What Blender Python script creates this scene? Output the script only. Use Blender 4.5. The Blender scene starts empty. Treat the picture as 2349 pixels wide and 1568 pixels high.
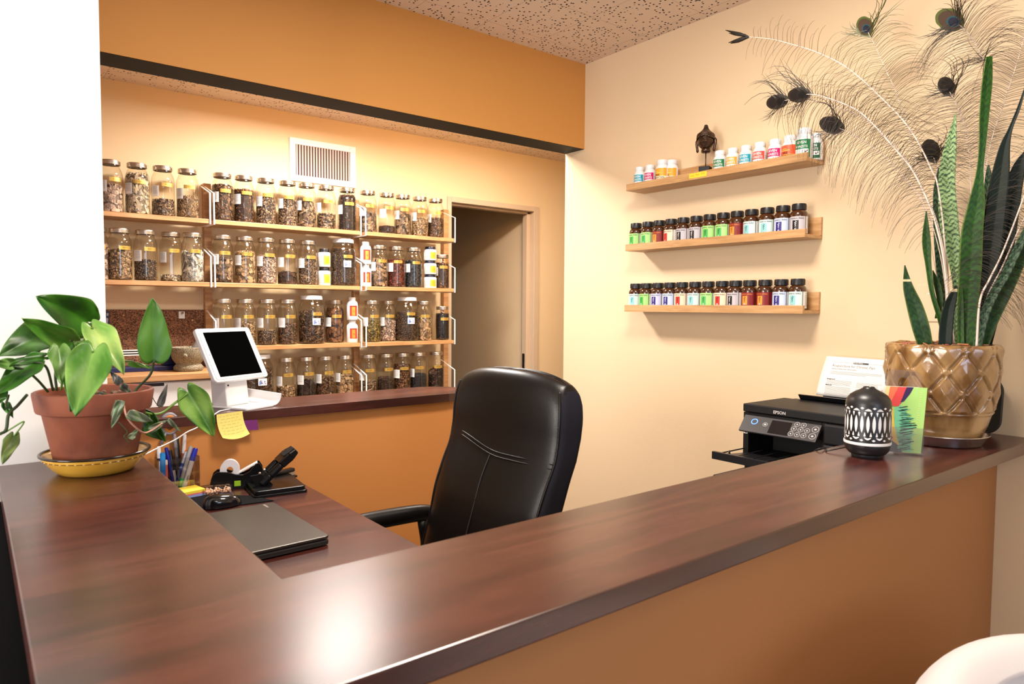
import bpy, bmesh, math, random
import numpy as np
from mathutils import Vector, Matrix
random.seed(7); RNG = np.random.default_rng(11)
PI = math.pi
sc = bpy.context.scene
COL = sc.collection

# ---------------------------------------------------------------- camera
W, H, FPX = 2349, 1568, 1587.26
CAM = np.array([0.0, 0.0, 1.38])
def cam_axes(yaw=38.1495, pitch=-2.8971, roll=.377):
    y, p, r = [math.radians(v) for v in (yaw, pitch, roll)]
    fwd = np.array([math.sin(y)*math.cos(p), math.cos(y)*math.cos(p), math.sin(p)])
    right = np.array([math.cos(y), -math.sin(y), 0]); up = np.cross(right, fwd)
    c, s = math.cos(r), math.sin(r)
    return c*right + s*up, -s*right + c*up, fwd
RT, UP, FW = cam_axes()
cd = bpy.data.cameras.new('camera'); cam = bpy.data.objects.new('camera', cd); COL.objects.link(cam)
cd.sensor_width = 36; cd.lens = FPX/W*36; cd.clip_start = .02; cd.clip_end = 50
cam.matrix_world = Matrix([[RT[i], UP[i], -FW[i], CAM[i]] for i in range(3)] + [[0, 0, 0, 1]])
cd.dof.use_dof = True; cd.dof.focus_distance = 2.9; cd.dof.aperture_fstop = 6.5
sc.camera = cam

# ---------------------------------------------------------------- light, exposure
sc.view_settings.view_transform = 'Standard'; sc.view_settings.look = 'None'
sc.view_settings.gamma = 1; sc.view_settings.use_curve_mapping = False
sc.view_settings.exposure = 0.35
wd = bpy.data.worlds.new('world'); sc.world = wd; wd.use_nodes = True
wd.node_tree.nodes['Background'].inputs[0].default_value = (.55, .68, 1, 1)
wd.node_tree.nodes['Background'].inputs[1].default_value = 1.0
def area(name, loc, rot, sx, sy, power, color):
    l = bpy.data.lights.new(name, 'AREA'); l.shape = 'RECTANGLE'; l.size = sx; l.size_y = sy
    l.energy = power; l.color = color
    o = bpy.data.objects.new(name, l); o.location = loc; o.rotation_euler = rot; COL.objects.link(o)
    return o
area('back_room_lamp', (1.36, 2.95, 2.36), (0, 0, 0), .36, .26, 40, (1, .94, .88))
area('back_room_lamp_right', (2.45, 2.80, 2.40), (0, 0, 0), .30, .16, 21, (1, .90, .78))
area('front_room_lamp', (1.15, 1.05, 2.555), (0, 0, 0), .45, .45, 33, (1, .89, .78))
area('front_room_lamp_rear', (-.6, -1.6, 2.555), (0, 0, 0), .6, 1.2, 20, (1, .90, .78))
area('daylight_window', (.1, -3.05, 1.75), (PI/2, 0, 0), 1.3, 1.1, 24, (.66, .79, 1))
area('daylight_door', (-2.05, 1.0, 1.35), (0, -PI/2, 0), 1.5, 1.1, 62, (1, .95, .89))  # unseen fill added to brighten the right wall at mid height

# ---------------------------------------------------------------- projection helpers (photo pixel -> point on a real plane of the room)
def ray(x, y): return RT*((x-W/2)/FPX) + UP*(-(y-H/2)/FPX) + FW
def onp(ax, x, y, v):
    d = ray(x, y); i = 'XYZ'.index(ax); t = (v-CAM[i])/d[i]; return Vector(CAM + d*t)
def onX(x, y, v): return onp('X', x, y, v)
def onY(x, y, v): return onp('Y', x, y, v)
def onZ(x, y, v): return onp('Z', x, y, v)

# ---------------------------------------------------------------- materials
def srgb(r, g, b):
    f = lambda c: (c/255)/12.92 if c/255 <= .04045 else ((c/255+.055)/1.055)**2.4
    return (f(r), f(g), f(b), 1)
MATS = {}
def mat(name, color, rough=.5, metal=0, spec=.5, coat=0, coat_rough=.1, emit=None, estr=1, bump=None, var=None, sheen=0, trans=0):
    """color: linear rgba; var: (scale, colour2, detail[, stretch]) noise mix; bump: (scale, strength)"""
    if name in MATS: return MATS[name]
    m = bpy.data.materials.new(name); m.use_nodes = True; nt = m.node_tree; b = nt.nodes['Principled BSDF']
    b.inputs['Base Color'].default_value = color; b.inputs['Roughness'].default_value = rough
    b.inputs['Metallic'].default_value = metal; b.inputs['Specular IOR Level'].default_value = spec
    b.inputs['Coat Weight'].default_value = coat; b.inputs['Coat Roughness'].default_value = coat_rough
    if sheen: b.inputs['Sheen Weight'].default_value = sheen
    if trans: b.inputs['Transmission Weight'].default_value = trans
    if emit: b.inputs['Emission Color'].default_value = emit; b.inputs['Emission Strength'].default_value = estr
    tc = None
    if var or bump: tc = nt.nodes.new('ShaderNodeTexCoord')
    if var:
        mp = nt.nodes.new('ShaderNodeMapping'); nt.links.new(tc.outputs['Object'], mp.inputs[0])
        if len(var) > 3: mp.inputs['Scale'].default_value = var[3]
        n = nt.nodes.new('ShaderNodeTexNoise'); n.inputs['Scale'].default_value = var[0]; n.inputs['Detail'].default_value = var[2]
        nt.links.new(mp.outputs[0], n.inputs['Vector'])
        cr = nt.nodes.new('ShaderNodeValToRGB'); cr.color_ramp.elements[0].position = .35; cr.color_ramp.elements[1].position = .65
        cr.color_ramp.elements[0].color = color; cr.color_ramp.elements[1].color = var[1]
        nt.links.new(n.outputs['Fac'], cr.inputs[0]); nt.links.new(cr.outputs[0], b.inputs['Base Color'])
    if bump:
        n = nt.nodes.new('ShaderNodeTexNoise'); n.inputs['Scale'].default_value = bump[0]; n.inputs['Detail'].default_value = 3
        nt.links.new(tc.outputs['Object'], n.inputs['Vector'])
        bn = nt.nodes.new('ShaderNodeBump'); bn.inputs['Strength'].default_value = bump[1]; bn.inputs['Distance'].default_value = .002
        nt.links.new(n.outputs['Fac'], bn.inputs['Height']); nt.links.new(bn.outputs[0], b.inputs['Normal'])
    MATS[name] = m; return m
def nodes(m):
    nt = m.node_tree
    def N(t, **k):
        n = nt.nodes.new('ShaderNode'+t)
        for a, v in k.items():
            if a.startswith('i_'): n.inputs[int(a[2:])].default_value = v
            else: setattr(n, a, v)
        return n
    return nt, N, nt.links.new, nt.nodes['Principled BSDF']

def wood(name, c1, c2, c3, rough, stretch, scale, coat=0, fine=.35):
    m = mat(name, c1, rough, coat=coat, coat_rough=.15); nt, N, L, b = nodes(m)
    tc = N('TexCoord'); mp = N('Mapping'); mp.inputs['Scale'].default_value = stretch; L(tc.outputs['Object'], mp.inputs[0])
    n = N('TexNoise'); n.inputs['Scale'].default_value = scale; n.inputs['Detail'].default_value = 5; n.inputs['Distortion'].default_value = 1.2
    L(mp.outputs[0], n.inputs['Vector'])
    w = N('TexNoise'); w.inputs['Scale'].default_value = scale*9; w.inputs['Detail'].default_value = 3; L(mp.outputs[0], w.inputs['Vector'])
    mx = N('Math', operation='MULTIPLY_ADD'); mx.inputs[1].default_value = fine; L(w.outputs['Fac'], mx.inputs[0]); L(n.outputs['Fac'], mx.inputs[2])
    cr = N('ValToRGB'); e = cr.color_ramp.elements; e[0].position = .50; e[0].color = c1; e[1].position = .86; e[1].color = c3
    k = e.new(.67); k.color = c2
    L(mx.outputs[0], cr.inputs[0]); L(cr.outputs[0], b.inputs['Base Color'])
    bn = N('Bump'); bn.inputs['Strength'].default_value = .08; bn.inputs['Distance'].default_value = .001; L(w.outputs['Fac'], bn.inputs['Height']); L(bn.outputs[0], b.inputs['Normal'])
    return m
M_MAHOG = wood('mahogany_laminate', (.036, .008, .006, 1), (.060, .014, .010, 1), (.092, .024, .016, 1), .27, (1.0, 10, 10), 1.6, coat=0)
M_MAHOG.node_tree.nodes['Principled BSDF'].inputs['Specular IOR Level'].default_value = .9
M_BAMBOO = wood('bamboo', (.42, .20, .075, 1), (.52, .27, .11, 1), (.62, .35, .16, 1), .42, (1.5, 22, 22), 2.5)
M_BAMBOO_Y = wood('bamboo_ledge', (.47, .25, .10, 1), (.56, .32, .14, 1), (.66, .40, .19, 1), .42, (22, 1.5, 22), 2.5)

def wall_mat(name, c, c2=None):
    return mat(name, c, .62, spec=.3, bump=(140, .12), var=(1.3, c2 or tuple(v*.97 for v in c[:3])+(1,), 2))
M_CREAM = wall_mat('cream_wall_paint', (.82, .63, .41, 1))
M_GOLDEN = wall_mat('golden_orange_wall_paint', (.70, .33, .085, 1)); M_PANEL = wall_mat('darkened_orange_panel_paint', (.43, .19, .07, 1))  # panel paint is darkened to stand in for the weaker light on it
M_YELLOW = wall_mat('warm_cream_wall_paint', (.80, .61, .37, 1))
M_ORANGE = wall_mat('orange_wall_paint', (.72, .30, .085, 1))
M_WHITEWALL = wall_mat('white_wall_paint', (.86, .86, .84, 1))
M_TAN = wall_mat('tan_wall_paint', (.80, .62, .40, 1))
M_DARKUNDER = mat('near_black_soffit', (.012, .011, .006, 1), .7)  # near-black sheet laid just under the header
M_TRIMPAINT = mat('beige_door_trim_paint', (.62, .47, .33, 1), .4)
M_FLOOR = mat('grey_carpet', (.09, .075, .06, 1), .9, bump=(400, .4))

def ceiling_mat():
    m = mat('perforated_ceiling_tile', (.80, .66, .54, 1), .8, spec=.2); nt, N, L, b = nodes(m)
    tc = N('TexCoord'); mp = N('Mapping'); L(tc.outputs['Object'], mp.inputs[0])
    v = N('TexVoronoi'); v.inputs['Scale'].default_value = 58; v.inputs['Randomness'].default_value = .8; L(mp.outputs[0], v.inputs['Vector'])
    lt = N('Math', operation='LESS_THAN'); lt.inputs[1].default_value = .25; L(v.outputs['Distance'], lt.inputs[0])
    # fewer holes: keep cells whose random colour is above a limit
    sp = N('SeparateColor'); L(v.outputs['Color'], sp.inputs[0]); gt = N('Math', operation='GREATER_THAN'); gt.inputs[1].default_value = .15; L(sp.outputs[0], gt.inputs[0])
    mu = N('Math', operation='MULTIPLY'); L(lt.outputs[0], mu.inputs[0]); L(gt.outputs[0], mu.inputs[1])
    # tile joints every 0.305 m
    sx = N('SeparateXYZ'); L(tc.outputs['Object'], sx.inputs[0]); js = []
    for i, off in ((0, .09), (1, .05)):
        a = N('Math', operation='ADD'); a.inputs[1].default_value = off; L(sx.outputs[i], a.inputs[0])
        f = N('Math', operation='MODULO'); f.inputs[1].default_value = .305
        ab = N('Math', operation='ABSOLUTE'); L(a.outputs[0], ab.inputs[0]); L(ab.outputs[0], f.inputs[0])
        l = N('Math', operation='LESS_THAN'); l.inputs[1].default_value = .0022; L(f.outputs[0], l.inputs[0]); js.append(l)
    jm = N('Math', operation='MAXIMUM'); L(js[0].outputs[0], jm.inputs[0]); L(js[1].outputs[0], jm.inputs[1])
    m1 = N('MixRGB'); m1.inputs[1].default_value = (.82, .67, .54, 1); m1.inputs[2].default_value = (.02, .01, .006, 1); L(mu.outputs[0], m1.inputs[0])  # tile colour is warmed to carry light bounced off the orange walls
    m2 = N('MixRGB'); m2.inputs[2].default_value = (.50, .38, .28, 1); L(jm.outputs[0], m2.inputs[0]); L(m1.outputs[0], m2.inputs[1])
    L(m2.outputs[0], b.inputs['Base Color'])
    return m
M_CEIL = ceiling_mat()

def glass_mat(name, tint, edge, fres=1.45, rough=.03, edge_pow=.35):
    """thin-walled clear glass: transparent with a mirror coat that grows at the rim"""
    m = bpy.data.materials.new(name); m.use_nodes = True; nt = m.node_tree; nt.nodes.clear()
    N = lambda t: nt.nodes.new('ShaderNode'+t); L = nt.links.new
    out = N('OutputMaterial'); tr = N('BsdfTransparent'); gl = N('BsdfGlossy'); gl.inputs['Roughness'].default_value = rough
    lw = N('LayerWeight'); lw.inputs['Blend'].default_value = edge_pow
    mx = N('MixRGB'); mx.inputs[1].default_value = tint; mx.inputs[2].default_value = edge; L(lw.outputs['Facing'], mx.inputs[0]); L(mx.outputs[0], tr.inputs[0])
    l2 = N('LayerWeight'); l2.inputs['Blend'].default_value = .5; pw = N('Math'); pw.operation = 'POWER'; pw.inputs[1].default_value = 4.0; L(l2.outputs['Facing'], pw.inputs[0])
    fr = N('Math'); fr.operation = 'MULTIPLY_ADD'; fr.inputs[1].default_value = .75; fr.inputs[2].default_value = (fres-1)**2/(fres+1)**2*1.3; L(pw.outputs[0], fr.inputs[0])
    ms = N('MixShader'); L(fr.outputs[0], ms.inputs[0]); L(tr.outputs[0], ms.inputs[1]); L(gl.outputs[0], ms.inputs[2]); L(ms.outputs[0], out.inputs[0])
    MATS[name] = m; return m
M_JAR = glass_mat('jar_glass', (.985, .98, .95, 1), (.74, .66, .50, 1), 1.55, .04, .15)
M_ACRYL = glass_mat('clear_acrylic', (.93, .91, .91, 1), (.70, .66, .66, 1), 1.75, .08, .3)

def attr_mat(name, rough=.6, spec=.4, noise=60):
    m = mat(name, (.5, .5, .5, 1), rough, spec=spec); nt, N, L, b = nodes(m)
    a = N('Attribute'); a.attribute_name = 'Col'; tc = N('TexCoord'); n = N('TexNoise'); n.inputs['Scale'].default_value = noise; n.inputs['Detail'].default_value = 3
    L(tc.outputs['Object'], n.inputs['Vector']); mr = N('MapRange'); mr.inputs[3].default_value = .6; mr.inputs[4].default_value = 1.4; L(n.outputs['Fac'], mr.inputs[0])
    mu = N('VectorMath', operation='SCALE'); L(a.outputs['Color'], mu.inputs[0]); L(mr.outputs[0], mu.inputs['Scale']); L(mu.outputs[0], b.inputs['Base Color'])
    return m
M_HERB = attr_mat('dried_herb', .55)
C = lambda r, g, b: srgb(r, g, b)
M_SILVER = mat('jar_lid_metal', (.72, .66, .58, 1), .28, metal=1)
M_WHITEPL = mat('white_plastic', (.83, .83, .84, 1), .35)
M_GLOSSW = mat('white_gloss_plastic', (.86, .86, .87, 1), .18, spec=.6)
M_BLACKPL = mat('black_plastic', (.012, .012, .014, 1), .35)
M_BLACKGL = mat('black_gloss', (.006, .006, .008, 1), .12, spec=.7)
M_BLACKMT = mat('black_matt_plastic', (.010, .010, .011, 1), .5, spec=.35)
M_PAPER = mat('white_paper', (.84, .83, .81, 1), .8, spec=.2)
M_GOLD = mat('gold_foil_label', (.75, .50, .12, 1), .30, metal=.75)
M_INK = mat('black_ink', (.015, .012, .012, 1), .6)
M_GREYINK = mat('grey_ink', (.22, .2, .2, 1), .7)
M_AMBER = mat('amber_glass', (.055, .016, .004, 1), .07, spec=.8, coat=.5)
M_WHITEMETAL = mat('white_powder_coated_steel', (.86, .82, .80, 1), .35)
M_STEEL = mat('brushed_steel', (.62, .60, .60, 1), .25, metal=1)
M_CHROME = mat('chrome', (.8, .8, .8, 1), .08, metal=1)
def cm(name, rgb, rough=.5, **k): return mat(name, srgb(*rgb), rough, **k)

# ---------------------------------------------------------------- mesh helpers
class MB:
    def __init__(s): s.v = []; s.f = []; s.m = []; s.c = None; s.n = 0
    def add(s, verts, faces, m=0, col=None):
        verts = [tuple(p) for p in verts]
        if col is not None:
            if s.c is None: s.c = [(1, 1, 1, 1)]*s.n
            s.c += [col]*len(verts)
        elif s.c is not None: s.c += [(1, 1, 1, 1)]*len(verts)
        s.v += verts; s.f += [tuple(i+s.n for i in f) for f in faces]; s.m += [m]*len(faces); s.n += len(verts); return s
    def box(s, lo, hi, m=0, T=None, col=None):
        x0, y0, z0 = lo; x1, y1, z1 = hi
        v = [(x0, y0, z0), (x1, y0, z0), (x1, y1, z0), (x0, y1, z0), (x0, y0, z1), (x1, y0, z1), (x1, y1, z1), (x0, y1, z1)]
        if T is not None: v = [T @ Vector(p) for p in v]
        return s.add(v, [(0, 3, 2, 1), (4, 5, 6, 7), (0, 1, 5, 4), (1, 2, 6, 5), (2, 3, 7, 6), (3, 0, 4, 7)], m, col)
    def lathe(s, prof, seg=32, c=(0, 0, 0), m=0, T=None, sx=1, sy=1, rfun=None):
        v = []; f = []; k = len(prof)
        for j in range(seg):
            a = 2*PI*j/seg
            for i, (r, z) in enumerate(prof):
                rr = r if rfun is None else rfun(r, z, a, i)
                p = Vector((c[0]+rr*math.cos(a)*sx, c[1]+rr*math.sin(a)*sy, c[2]+z)); v.append(T @ p if T is not None else p)
        for j in range(seg):
            j2 = (j+1) % seg
            for i in range(k-1):
                f.append((j*k+i, j2*k+i, j2*k+i+1, j*k+i+1))
        return s.add(v, f, m)
    def tube(s, pts, r, seg=8, m=0, cap=True, flat=1.0, col=None):
        pts = [Vector(p) for p in pts]; n = len(pts); v = []; f = []
        rs = r if isinstance(r, (list, tuple)) else [r]*n
        t0 = (pts[1]-pts[0]).normalized(); up = Vector((0, 0, 1)) if abs(t0.z) < .9 else Vector((1, 0, 0))
        u = t0.cross(up).normalized()
        for i, p in enumerate(pts):
            t = (pts[min(i+1, n-1)]-pts[max(i-1, 0)]).normalized()
            u = (u - t*u.dot(t)).normalized(); w = t.cross(u)
            for j in range(seg):
                a = 2*PI*j/seg; v.append(p + (u*math.cos(a) + w*math.sin(a)*flat)*rs[i])
        for i in range(n-1):
            for j in range(seg):
                f.append((i*seg+j, i*seg+(j+1) % seg, (i+1)*seg+(j+1) % seg, (i+1)*seg+j))
        if cap: f += [tuple(reversed(range(seg))), tuple((n-1)*seg+j for j in range(seg))]
        return s.add(v, f, m, col)
    def grid(s, fn, nu, nv, m=0, flip=False, closeu=False):
        v = [fn(i/(nu if closeu else nu), j/nv) for i in range(nu+(0 if closeu else 1)) for j in range(nv+1)]
        f = []; cu = nu if closeu else nu
        for i in range(cu):
            i2 = (i+1) % nu if closeu else i+1
            for j in range(nv):
                q = (i*(nv+1)+j, i2*(nv+1)+j, i2*(nv+1)+j+1, i*(nv+1)+j+1); f.append(q[::-1] if flip else q)
        return s.add(v, f, m)
    def prism(s, poly, z0, z1, m=0, T=None):
        n = len(poly); v = [(x, y, z0) for x, y in poly] + [(x, y, z1) for x, y in poly]
        if T is not None: v = [T @ Vector(p) for p in v]
        f = [tuple(reversed(range(n))), tuple(range(n, 2*n))] + [(i, (i+1) % n, (i+1) % n+n, i+n) for i in range(n)]
        return s.add(v, f, m)
    def build(s, name, mats, parent=None, smooth=False, bevel=0, seg=2, sub=0, loc=None, auto=None, thick=0):
        me = bpy.data.meshes.new(name); me.from_pydata([tuple(p) for p in s.v], [], s.f)
        for mm in (mats if isinstance(mats, (list, tuple)) else [mats]): me.materials.append(mm)
        me.polygons.foreach_set('material_index', s.m)
        if s.c is not None:
            a = me.color_attributes.new('Col', 'FLOAT_COLOR', 'POINT'); a.data.foreach_set('color', np.array(s.c, 'f').ravel())
        me.update(); me.validate()
        if smooth: me.polygons.foreach_set('use_smooth', [True]*len(me.polygons))
        if auto: me.set_sharp_from_angle(angle=math.radians(auto))
        o = bpy.data.objects.new(name, me); COL.objects.link(o)
        if loc is not None: o.location = loc
        if parent is not None: o.parent = parent
        if bevel: b = o.modifiers.new('bevel', 'BEVEL'); b.width = bevel; b.segments = seg; b.limit_method = 'ANGLE'; b.harden_normals = False
        if sub: q = o.modifiers.new('sub', 'SUBSURF'); q.levels = q.render_levels = sub
        if thick: q = o.modifiers.new('thick', 'SOLIDIFY'); q.thickness = thick; q.offset = 0
        return o
def tag(o, label=None, cat=None, group=None, kind=None):
    if label: o['label'] = label
    if cat: o['category'] = cat
    if group: o['group'] = group
    if kind: o['kind'] = kind
    return o
def thing(name, label, cat, loc=(0, 0, 0), rz=0, group=None):
    o = bpy.data.objects.new(name, None); o.empty_display_size = .05; COL.objects.link(o); o.location = loc; o.rotation_euler = (0, 0, rz)
    return tag(o, label, cat, group)
def struct(name, mb, m, **k): o = mb.build(name, m, **k); o['kind'] = 'structure'; return o
def pl(o, text): o['label'] = text; return o           # label on a part that looks different

_TC = {}
def text_geo(s, size, align='LEFT', bold=False, res=2):
    key = (s, size, align, bold)
    if key in _TC: return _TC[key]
    cu = bpy.data.curves.new('t', 'FONT'); cu.body = s; cu.size = size; cu.align_x = align; cu.resolution_u = res
    if bold: cu.offset = size*.02
    o = bpy.data.objects.new('t', cu); COL.objects.link(o); bpy.context.view_layer.update()
    me = o.evaluated_get(bpy.context.evaluated_depsgraph_get()).to_mesh()
    g = ([tuple(v.co) for v in me.vertices], [tuple(p.vertices) for p in me.polygons])
    bpy.data.objects.remove(o); bpy.data.curves.remove(cu); _TC[key] = g; return g
def write(mb, s, size, fn, m=0, align='LEFT', bold=False):
    """text mesh, fn maps (x, y) on the text plane to a 3-D point"""
    v, f = text_geo(s, size, align, bold); mb.add([fn(p[0], p[1]) for p in v], f, m)
def lerp(a, b, t): return a + (b-a)*t
def smooth_path(pts, n):
    """Catmull-Rom through the points"""
    P = [Vector(p) for p in pts]; P = [P[0]*2-P[1]] + P + [P[-1]*2-P[-2]]; out = []; k = len(P)-3
    for i in range(n+1):
        t = i/n*k; j = min(int(t), k-1); t -= j; a, b, c, d = P[j:j+4]
        out.append(.5*((2*b) + (c-a)*t + (2*a-5*b+4*c-d)*t*t + (3*b-a-3*c+d)*t**3))
    return out

# ---------------------------------------------------------------- the room
XR, YB, YB2, YW, ZB, ZC, ZC2, CT = 2.4165, 2.507, 2.645, 3.75, 2.161, 2.571, 2.428, 1.01
YS, XS = 1.953, .2653
struct('floor', MB().box((-2.3, -3.3, -.06), (5.2, 7.5, 0)), M_FLOOR)
struct('ceiling', MB().box((-2.3, -3.3, ZC), (XR+.12, YB+.01, ZC+.06)), M_CEIL)
struct('ceiling', MB().box((-1.2, YB2-.01, ZC2), (5.2, YW+.05, ZC2+.06)), M_CEIL)
struct('wall_right', MB().box((XR, -3.2, 0), (XR+.12, YB2, ZC)), M_CREAM)
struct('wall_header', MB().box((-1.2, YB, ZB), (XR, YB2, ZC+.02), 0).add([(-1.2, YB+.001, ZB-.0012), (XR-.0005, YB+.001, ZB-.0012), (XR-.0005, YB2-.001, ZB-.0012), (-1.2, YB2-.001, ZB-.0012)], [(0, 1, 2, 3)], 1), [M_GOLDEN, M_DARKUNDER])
struct('wall_left', MB().box((-2.25, YS, 0), (XS, YS+.12, ZC)), M_WHITEWALL)
struct('wall_far_left', MB().box((-2.3, -3.2, 0), (-2.2, YS, ZC)), M_WHITEWALL)
struct('wall_side', MB().box((-1.25, YB, 0), (-1.15, YW, ZC2)), M_YELLOW)
wb = MB(); wb.box((-2.3, -3.3, 0), (-.6, -3.2, ZC)).box((.8, -3.3, 0), (XR, -3.2, ZC)).box((-.6, -3.3, 2.35), (.8, -3.2, ZC)).box((-.6, -3.3, 0), (.8, -3.2, .35))
struct('wall_front', wb, M_WHITEWALL)
DX0, DX1, DZ = 2.442, 3.128, 2.045
wk = MB(); wk.box((-1.2, YW, 0), (DX0-.015, YW+.12, ZC2)).box((DX1+.02, YW, 0), (5.2, YW+.12, ZC2)).box((DX0-.015, YW, DZ+.02), (DX1+.02, YW+.12, ZC2))
struct('wall_back', wk, M_YELLOW)
struct('wall_hall_right', MB().box((DX1+.02, YW+.1255, 0), (DX1+.12, 7.4, 2.5)), M_TAN)
struct('wall_hall_end', MB().box((1.2, 7.4, 0), (DX1+.13, 7.5, 2.5)), M_TAN)
struct('wall_hall_left', MB().box((1.2, YW+.12, 0), (1.3, 7.4, 2.5)), M_TAN)
struct('ceiling', MB().box((1.2, YW+.1, 2.45), (DX1+.13, 7.5, 2.5)), M_CEIL)
struct('wall_far_right', MB().box((5.1, YB2, 0), (5.2, YW, ZC2)), M_YELLOW)
struct('wall_return', MB().box((XR+.12, YB2-.12, 0), (5.2, YB2, ZC2)), M_YELLOW)
# door frame in the back wall
df = MB(); Y0 = YW-.012; DJ = YW+.125
df.box((DX0-.03, Y0, 0), (DX0, YW-.0005, DZ+.035)).box((DX1, Y0, 0), (DX1+.045, YW-.0005, DZ+.035)).box((DX0, Y0, DZ), (DX1, YW-.0005, DZ+.035)).box((DX0-.014, YW-.0005, 0), (DX0, DJ, DZ)).box((DX1, YW-.0005, 0), (DX1+.019, DJ, DZ)).box((DX0-.014, YW-.0005, DZ), (DX1+.019, DJ, DZ+.019))
df.box((DX1-.028, YW+.035, 0), (DX1, YW+.085, DZ)).box((DX0, YW+.035, 0), (DX0+.012, YW+.085, DZ)).box((DX0, YW+.035, DZ-.014), (DX1, YW+.085, DZ))
dfo = struct('door_1', df, M_TRIMPAINT, bevel=.003)
sp = MB().box((DX1-.0305, YW+.048, .93), (DX1-.028, YW+.075, 1.05)).box((DX1-.0315, YW+.054, .975), (DX1-.0304, YW+.069, 1.02), 1)
sp.box((DX1-.0315, YW+.058, .94), (DX1-.0304, YW+.066, .95), 1).build('strike_plate', [M_STEEL, M_BLACKPL], dfo)

# ---------------------------------------------------------------- half wall with its top, reception counter, desk
LX1 = 1.775
struct('wall_half', MB().box((-.6, YB, 0), (1.70, YB2, CT-.034)), M_ORANGE)
poly = [(-.6, 2.467), (1.60, 2.467)]
for i in range(9):
    a = -PI/2 + PI/2*i/8; poly.append((1.60+.165*math.cos(a), 2.60+.133*math.sin(a)))
for i in range(9):
    a = PI/2*i/8; poly.append((1.60+.165*math.cos(a), 2.60+.155*math.sin(a)))
poly.append((-.6, 2.755))
tag(MB().prism(poly, CT-.034, CT).build('half_wall_top', M_MAHOG, bevel=.003), 'dark mahogany shelf top with a rounded end on the orange half wall', 'counter top')
cf, cr, li, lo, TH = .6208, .9177, .327, .0418, .0339
rc = thing('reception_counter', 'L-shaped dark mahogany reception counter with orange front panel, in the foreground', 'counter', (0, 0, 0))
rp = [(lo, cf), (XR-.001, cf), (XR-.001, cr), (li, cr), (li, YS-.001), (lo, YS-.001)]
MB().prism(rp, CT-TH, CT).build('counter_top', M_MAHOG, rc, bevel=.0025)
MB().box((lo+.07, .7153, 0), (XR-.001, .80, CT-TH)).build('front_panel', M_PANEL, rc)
pl(MB().box((lo+.025, .7153, 0), (lo+.07, YS-.001, CT-TH)).build('side_panel', mat('near_black_side', (.010, .010, .012, 1), .45), rc), 'near-black side panel')  # side is near-black, unlike the orange front panel
bc = thing('office_cabinet', 'black cabinet standing against the outer side of the left counter, cut by the frame', 'cabinet', (-.30, 1.15, 0))
cabm = mat('cabinet_black', (.002, .002, .0025, 1), .7, spec=.03)
MB().box((-.30, -.45, 0), (.364, .62, .970)).build('body', cabm, bc, bevel=.003)
MB().box((-.29, -.454, .05), (.355, -.4505, .94)).build('door', cabm, bc, bevel=.001)
dk = thing('desk', 'lower mahogany desk behind the reception counter, carrying the laptop', 'desk', (0, 0, 0))
DZT = .76
MB().box((XS+.001, .802, DZT-.028), (.905, YB-.001, DZT)).box((.07, .802, DZT-.028), (XS+.001, YS-.001, DZT)).build('desk_top', M_MAHOG, dk, bevel=.002)
MB().box((.10, .82, 0), (.13, YS-.003, DZT-.028)).build('side_panel', M_MAHOG, dk)
MB().box((XS+.002, 2.42, .3), (.80, 2.44, DZT-.028)).build('modesty_panel', M_MAHOG, dk)

# ---------------------------------------------------------------- jar shelves on the back wall
ROWZ = [1.794, 1.490, 1.175, .868]; BT = .022; YF = 3.55; YU = 3.715
BAYS = {'left': (-.55, .926), 'middle': (.952, 1.7155), 'right': (1.752, 2.336)}
ROWN = ['top', 'second', 'third', 'bottom']
for nm, x in (('left', .962), ('middle', 1.772), ('right', 2.385)):
    tag(MB().box((x-.018, YU, .60), (x+.018, YW-.001, 1.99)).build('shelf_upright', M_BAMBOO, bevel=.002),
        {'left': 'bamboo upright rail between the left and middle jar shelves', 'middle': 'bamboo upright rail between the middle and right jar shelves', 'right': 'bamboo upright rail beside the doorway'}[nm],
        'shelf upright', 'uprights holding the jar shelves')
def bracket(x, z, par):
    w, t = .0035, .0016; b = MB(); zb = z-BT-.0016
    path = [(YF-.003, zb), (YF-.003, zb+.148), (YU-.01, zb+.20)]
    def strip(a, c):
        d = Vector((0, c[0]-a[0], c[1]-a[1])).normalized(); n = Vector((0, -d.z, d.y))*t
        A, B_ = Vector((x, a[0], a[1])), Vector((x, c[0], c[1])); o = Vector((w, 0, 0))
        v = [A-o-n, A+o-n, A+o+n, A-o+n, B_-o-n, B_+o-n, B_+o+n, B_-o+n]
        b.add(v, [(0, 3, 2, 1), (4, 5, 6, 7), (0, 1, 5, 4), (1, 2, 6, 5), (2, 3, 7, 6), (3, 0, 4, 7)])
    strip((YU-.02, zb), path[0]); strip(path[0], path[1]); strip(path[1], path[2])
    pl(b.build('bracket', M_WHITEMETAL, par), 'white metal bracket')
for r in range(4):
    for bay, (x0, x1) in BAYS.items():
        if bay == 'left' and r >= 2: continue
        z = ROWZ[r]; xx1 = x1+.02 if (bay == 'left' and r == 1) else x1
        t = thing('wall_shelf', f'bamboo board with white brackets, {ROWN[r]} jar shelf of the {bay} bay', 'shelf', ((x0+xx1)/2, YF, z-BT), 0, 'bamboo jar shelves')
        c = (x0+xx1)/2
        MB().box((x0-c, 0, 0), (xx1-c, YU-YF, BT)).build('board', M_BAMBOO, t, bevel=.002)
        for xb in ([x1+.004] if bay == 'left' else [x0-.004, x1+.004]):
            bb = MB(); bracket(xb, z, None)
            o = COL.objects[-1]; o.parent = t; o.matrix_parent_inverse = Matrix.Translation((-c, -YF, -(z-BT)))

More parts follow.
